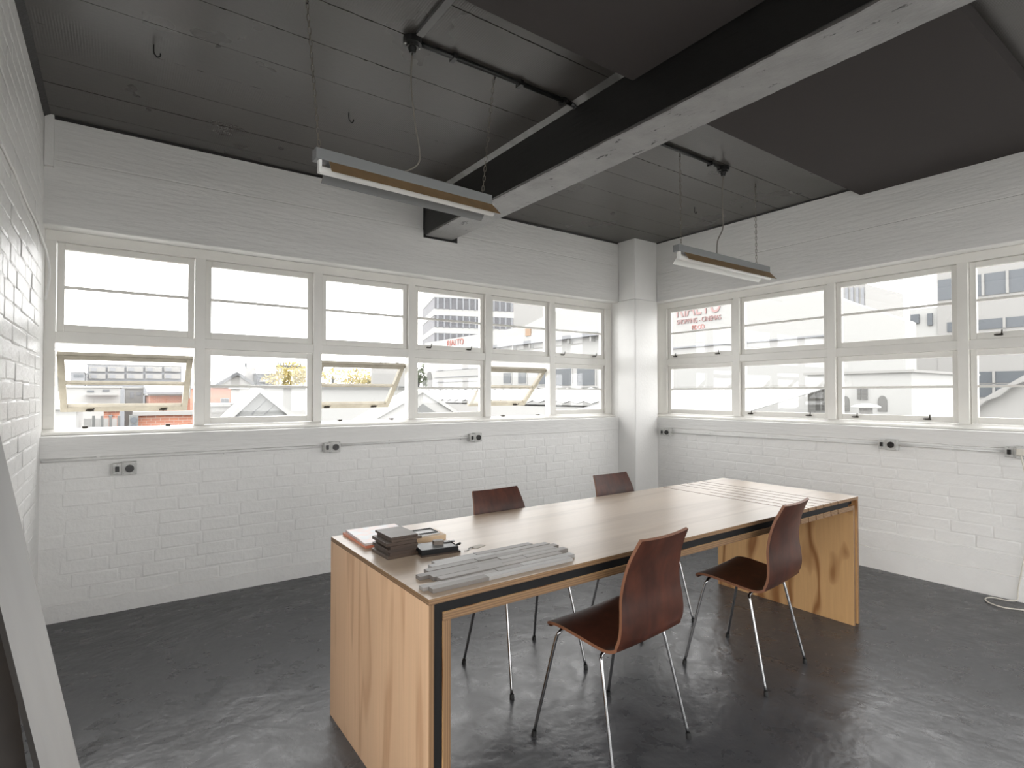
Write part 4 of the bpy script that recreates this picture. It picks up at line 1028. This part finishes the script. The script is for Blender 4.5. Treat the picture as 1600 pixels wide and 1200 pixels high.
# --- office building with dark glazing bands on the right
XO = 34.0
of = empty('glazed_office', (XO, W(1520, 600, 0, XO).y, GZ)); tag(of, 'white office building with dark glazing bands at the right', 'building')
yo = of.location.y
MB().box(0, 12, W(1900, 600, 0, XO).y - yo, W(1466, 600, 0, XO).y - yo, 0, W(1480, 421, 0, XO).z - GZ).build('upper_walls', X_OFFW, of)
MB().box(.05, 12, W(1900, 600, 0, XO).y - yo, W(1416, 600, 0, XO).y - yo, 0, W(1440, 545, 0, XO).z - GZ).build('lower_walls', X_OFFW, of)
def band(p0, p1, t_, b_, pr):
    a = W(p0, t_, 0, XO); b = W(p0, b_, 0, XO); y1 = W(p1, 500, 0, XO).y
    f_ = MB().box(-.04, .05, y1 - yo, a.y - yo, b.z - GZ, a.z - GZ).build('glazing_band', X_DARK, of)
    for k in range(1, pr):
        y_ = a.y + (y1 - a.y) * k / pr; MB().box(-.10, -.04, y_ - yo - .06, y_ - yo + .06, b.z - GZ, a.z - GZ).build('mullion', X_OFFW, f_)
band(1466, 1860, 438, 470, 9); band(1480, 1860, 504, 519, 7); band(1417, 1860, 584, 600, 8); band(1417, 1860, 602, 620, 8)
for p0, p1, t_, b_ in ((1423, 1436, 492, 505), (1449, 1457, 490, 508)):
    a = W(p0, t_, 0, XO); b = W(p1, b_, 0, XO); MB().box(-.04, .3, b.y - yo, a.y - yo, b.z - GZ, a.z - GZ).build('window', X_DARK, of)
a = W(1420, 484, 0, XO); MB().box(.1, 8, W(1470, 484, 0, XO).y - yo, a.y - yo, 0, a.z - GZ).build('middle_block', X_WHITE, of)
XT = 60.0
ft_ = empty('distant_tower', (XT, W(1338, 600, 0, XT).y, GZ)); tag(ft_, 'faint distant tower above the sloping cinema parapet', 'tower'); yo = ft_.location.y
MB().box(0, 10, W(1354, 600, 0, XT).y - yo, W(1318, 600, 0, XT).y - yo, 0, W(1336, 446, 0, XT).z - GZ).build('walls', X_OFFW, ft_)
for k in range(4):
    a = W(1321 + k * 8.2, 450, 0, XT); b = W(1326 + k * 8.2, 480, 0, XT); MB().box(-.1, 0, b.y - yo, a.y - yo, b.z - GZ, a.z - GZ).build('window_strip', X_PALE, ft_)
# --- near corrugated roof bottom right
a = W(1534, 640, 0, 8); b = W(1600, 603, 0, 8)
rf = empty('sloping_iron_roof', (8, a.y, GZ)); tag(rf, 'sloping corrugated iron roof low in the rightmost window', 'roof'); mb = MB(); prev = None
for k in range(61):
    y = a.y + .6 - k * .09; zz = a.z - .35 + (a.y + .6 - y) * (b.z - a.z) / (a.y - b.y) + .025 * math.sin(k * math.pi / 2)
    cur = [(-.6, y - a.y, zz - .10 - GZ), (2.6, y - a.y, zz + .05 - GZ)]
    if prev: mb.face([prev[0], cur[0], cur[1], prev[1]])
    prev = cur
mb.build('roof_sheet', X_WHITE, rf, smooth=True)
s_ = (b.z - a.z) / (a.y - b.y); zb_ = a.z - .35 - GZ
MB().prism([(.6, 0), (.6, zb_ + .02), (-4.8, zb_ + 5.4 * s_ + .02), (-4.8, 0)], -.45, 2.5, 0).build('walls', X_OFFW, rf)
MB().prism([(.7, zb_ + .1), (.7, zb_ + .28), (-4.8, zb_ + 5.4 * s_ + .28), (-4.8, zb_ + 5.4 * s_ + .1)], 2.6, 2.75, 0).build('bargeboard', X_WHITE, rf)
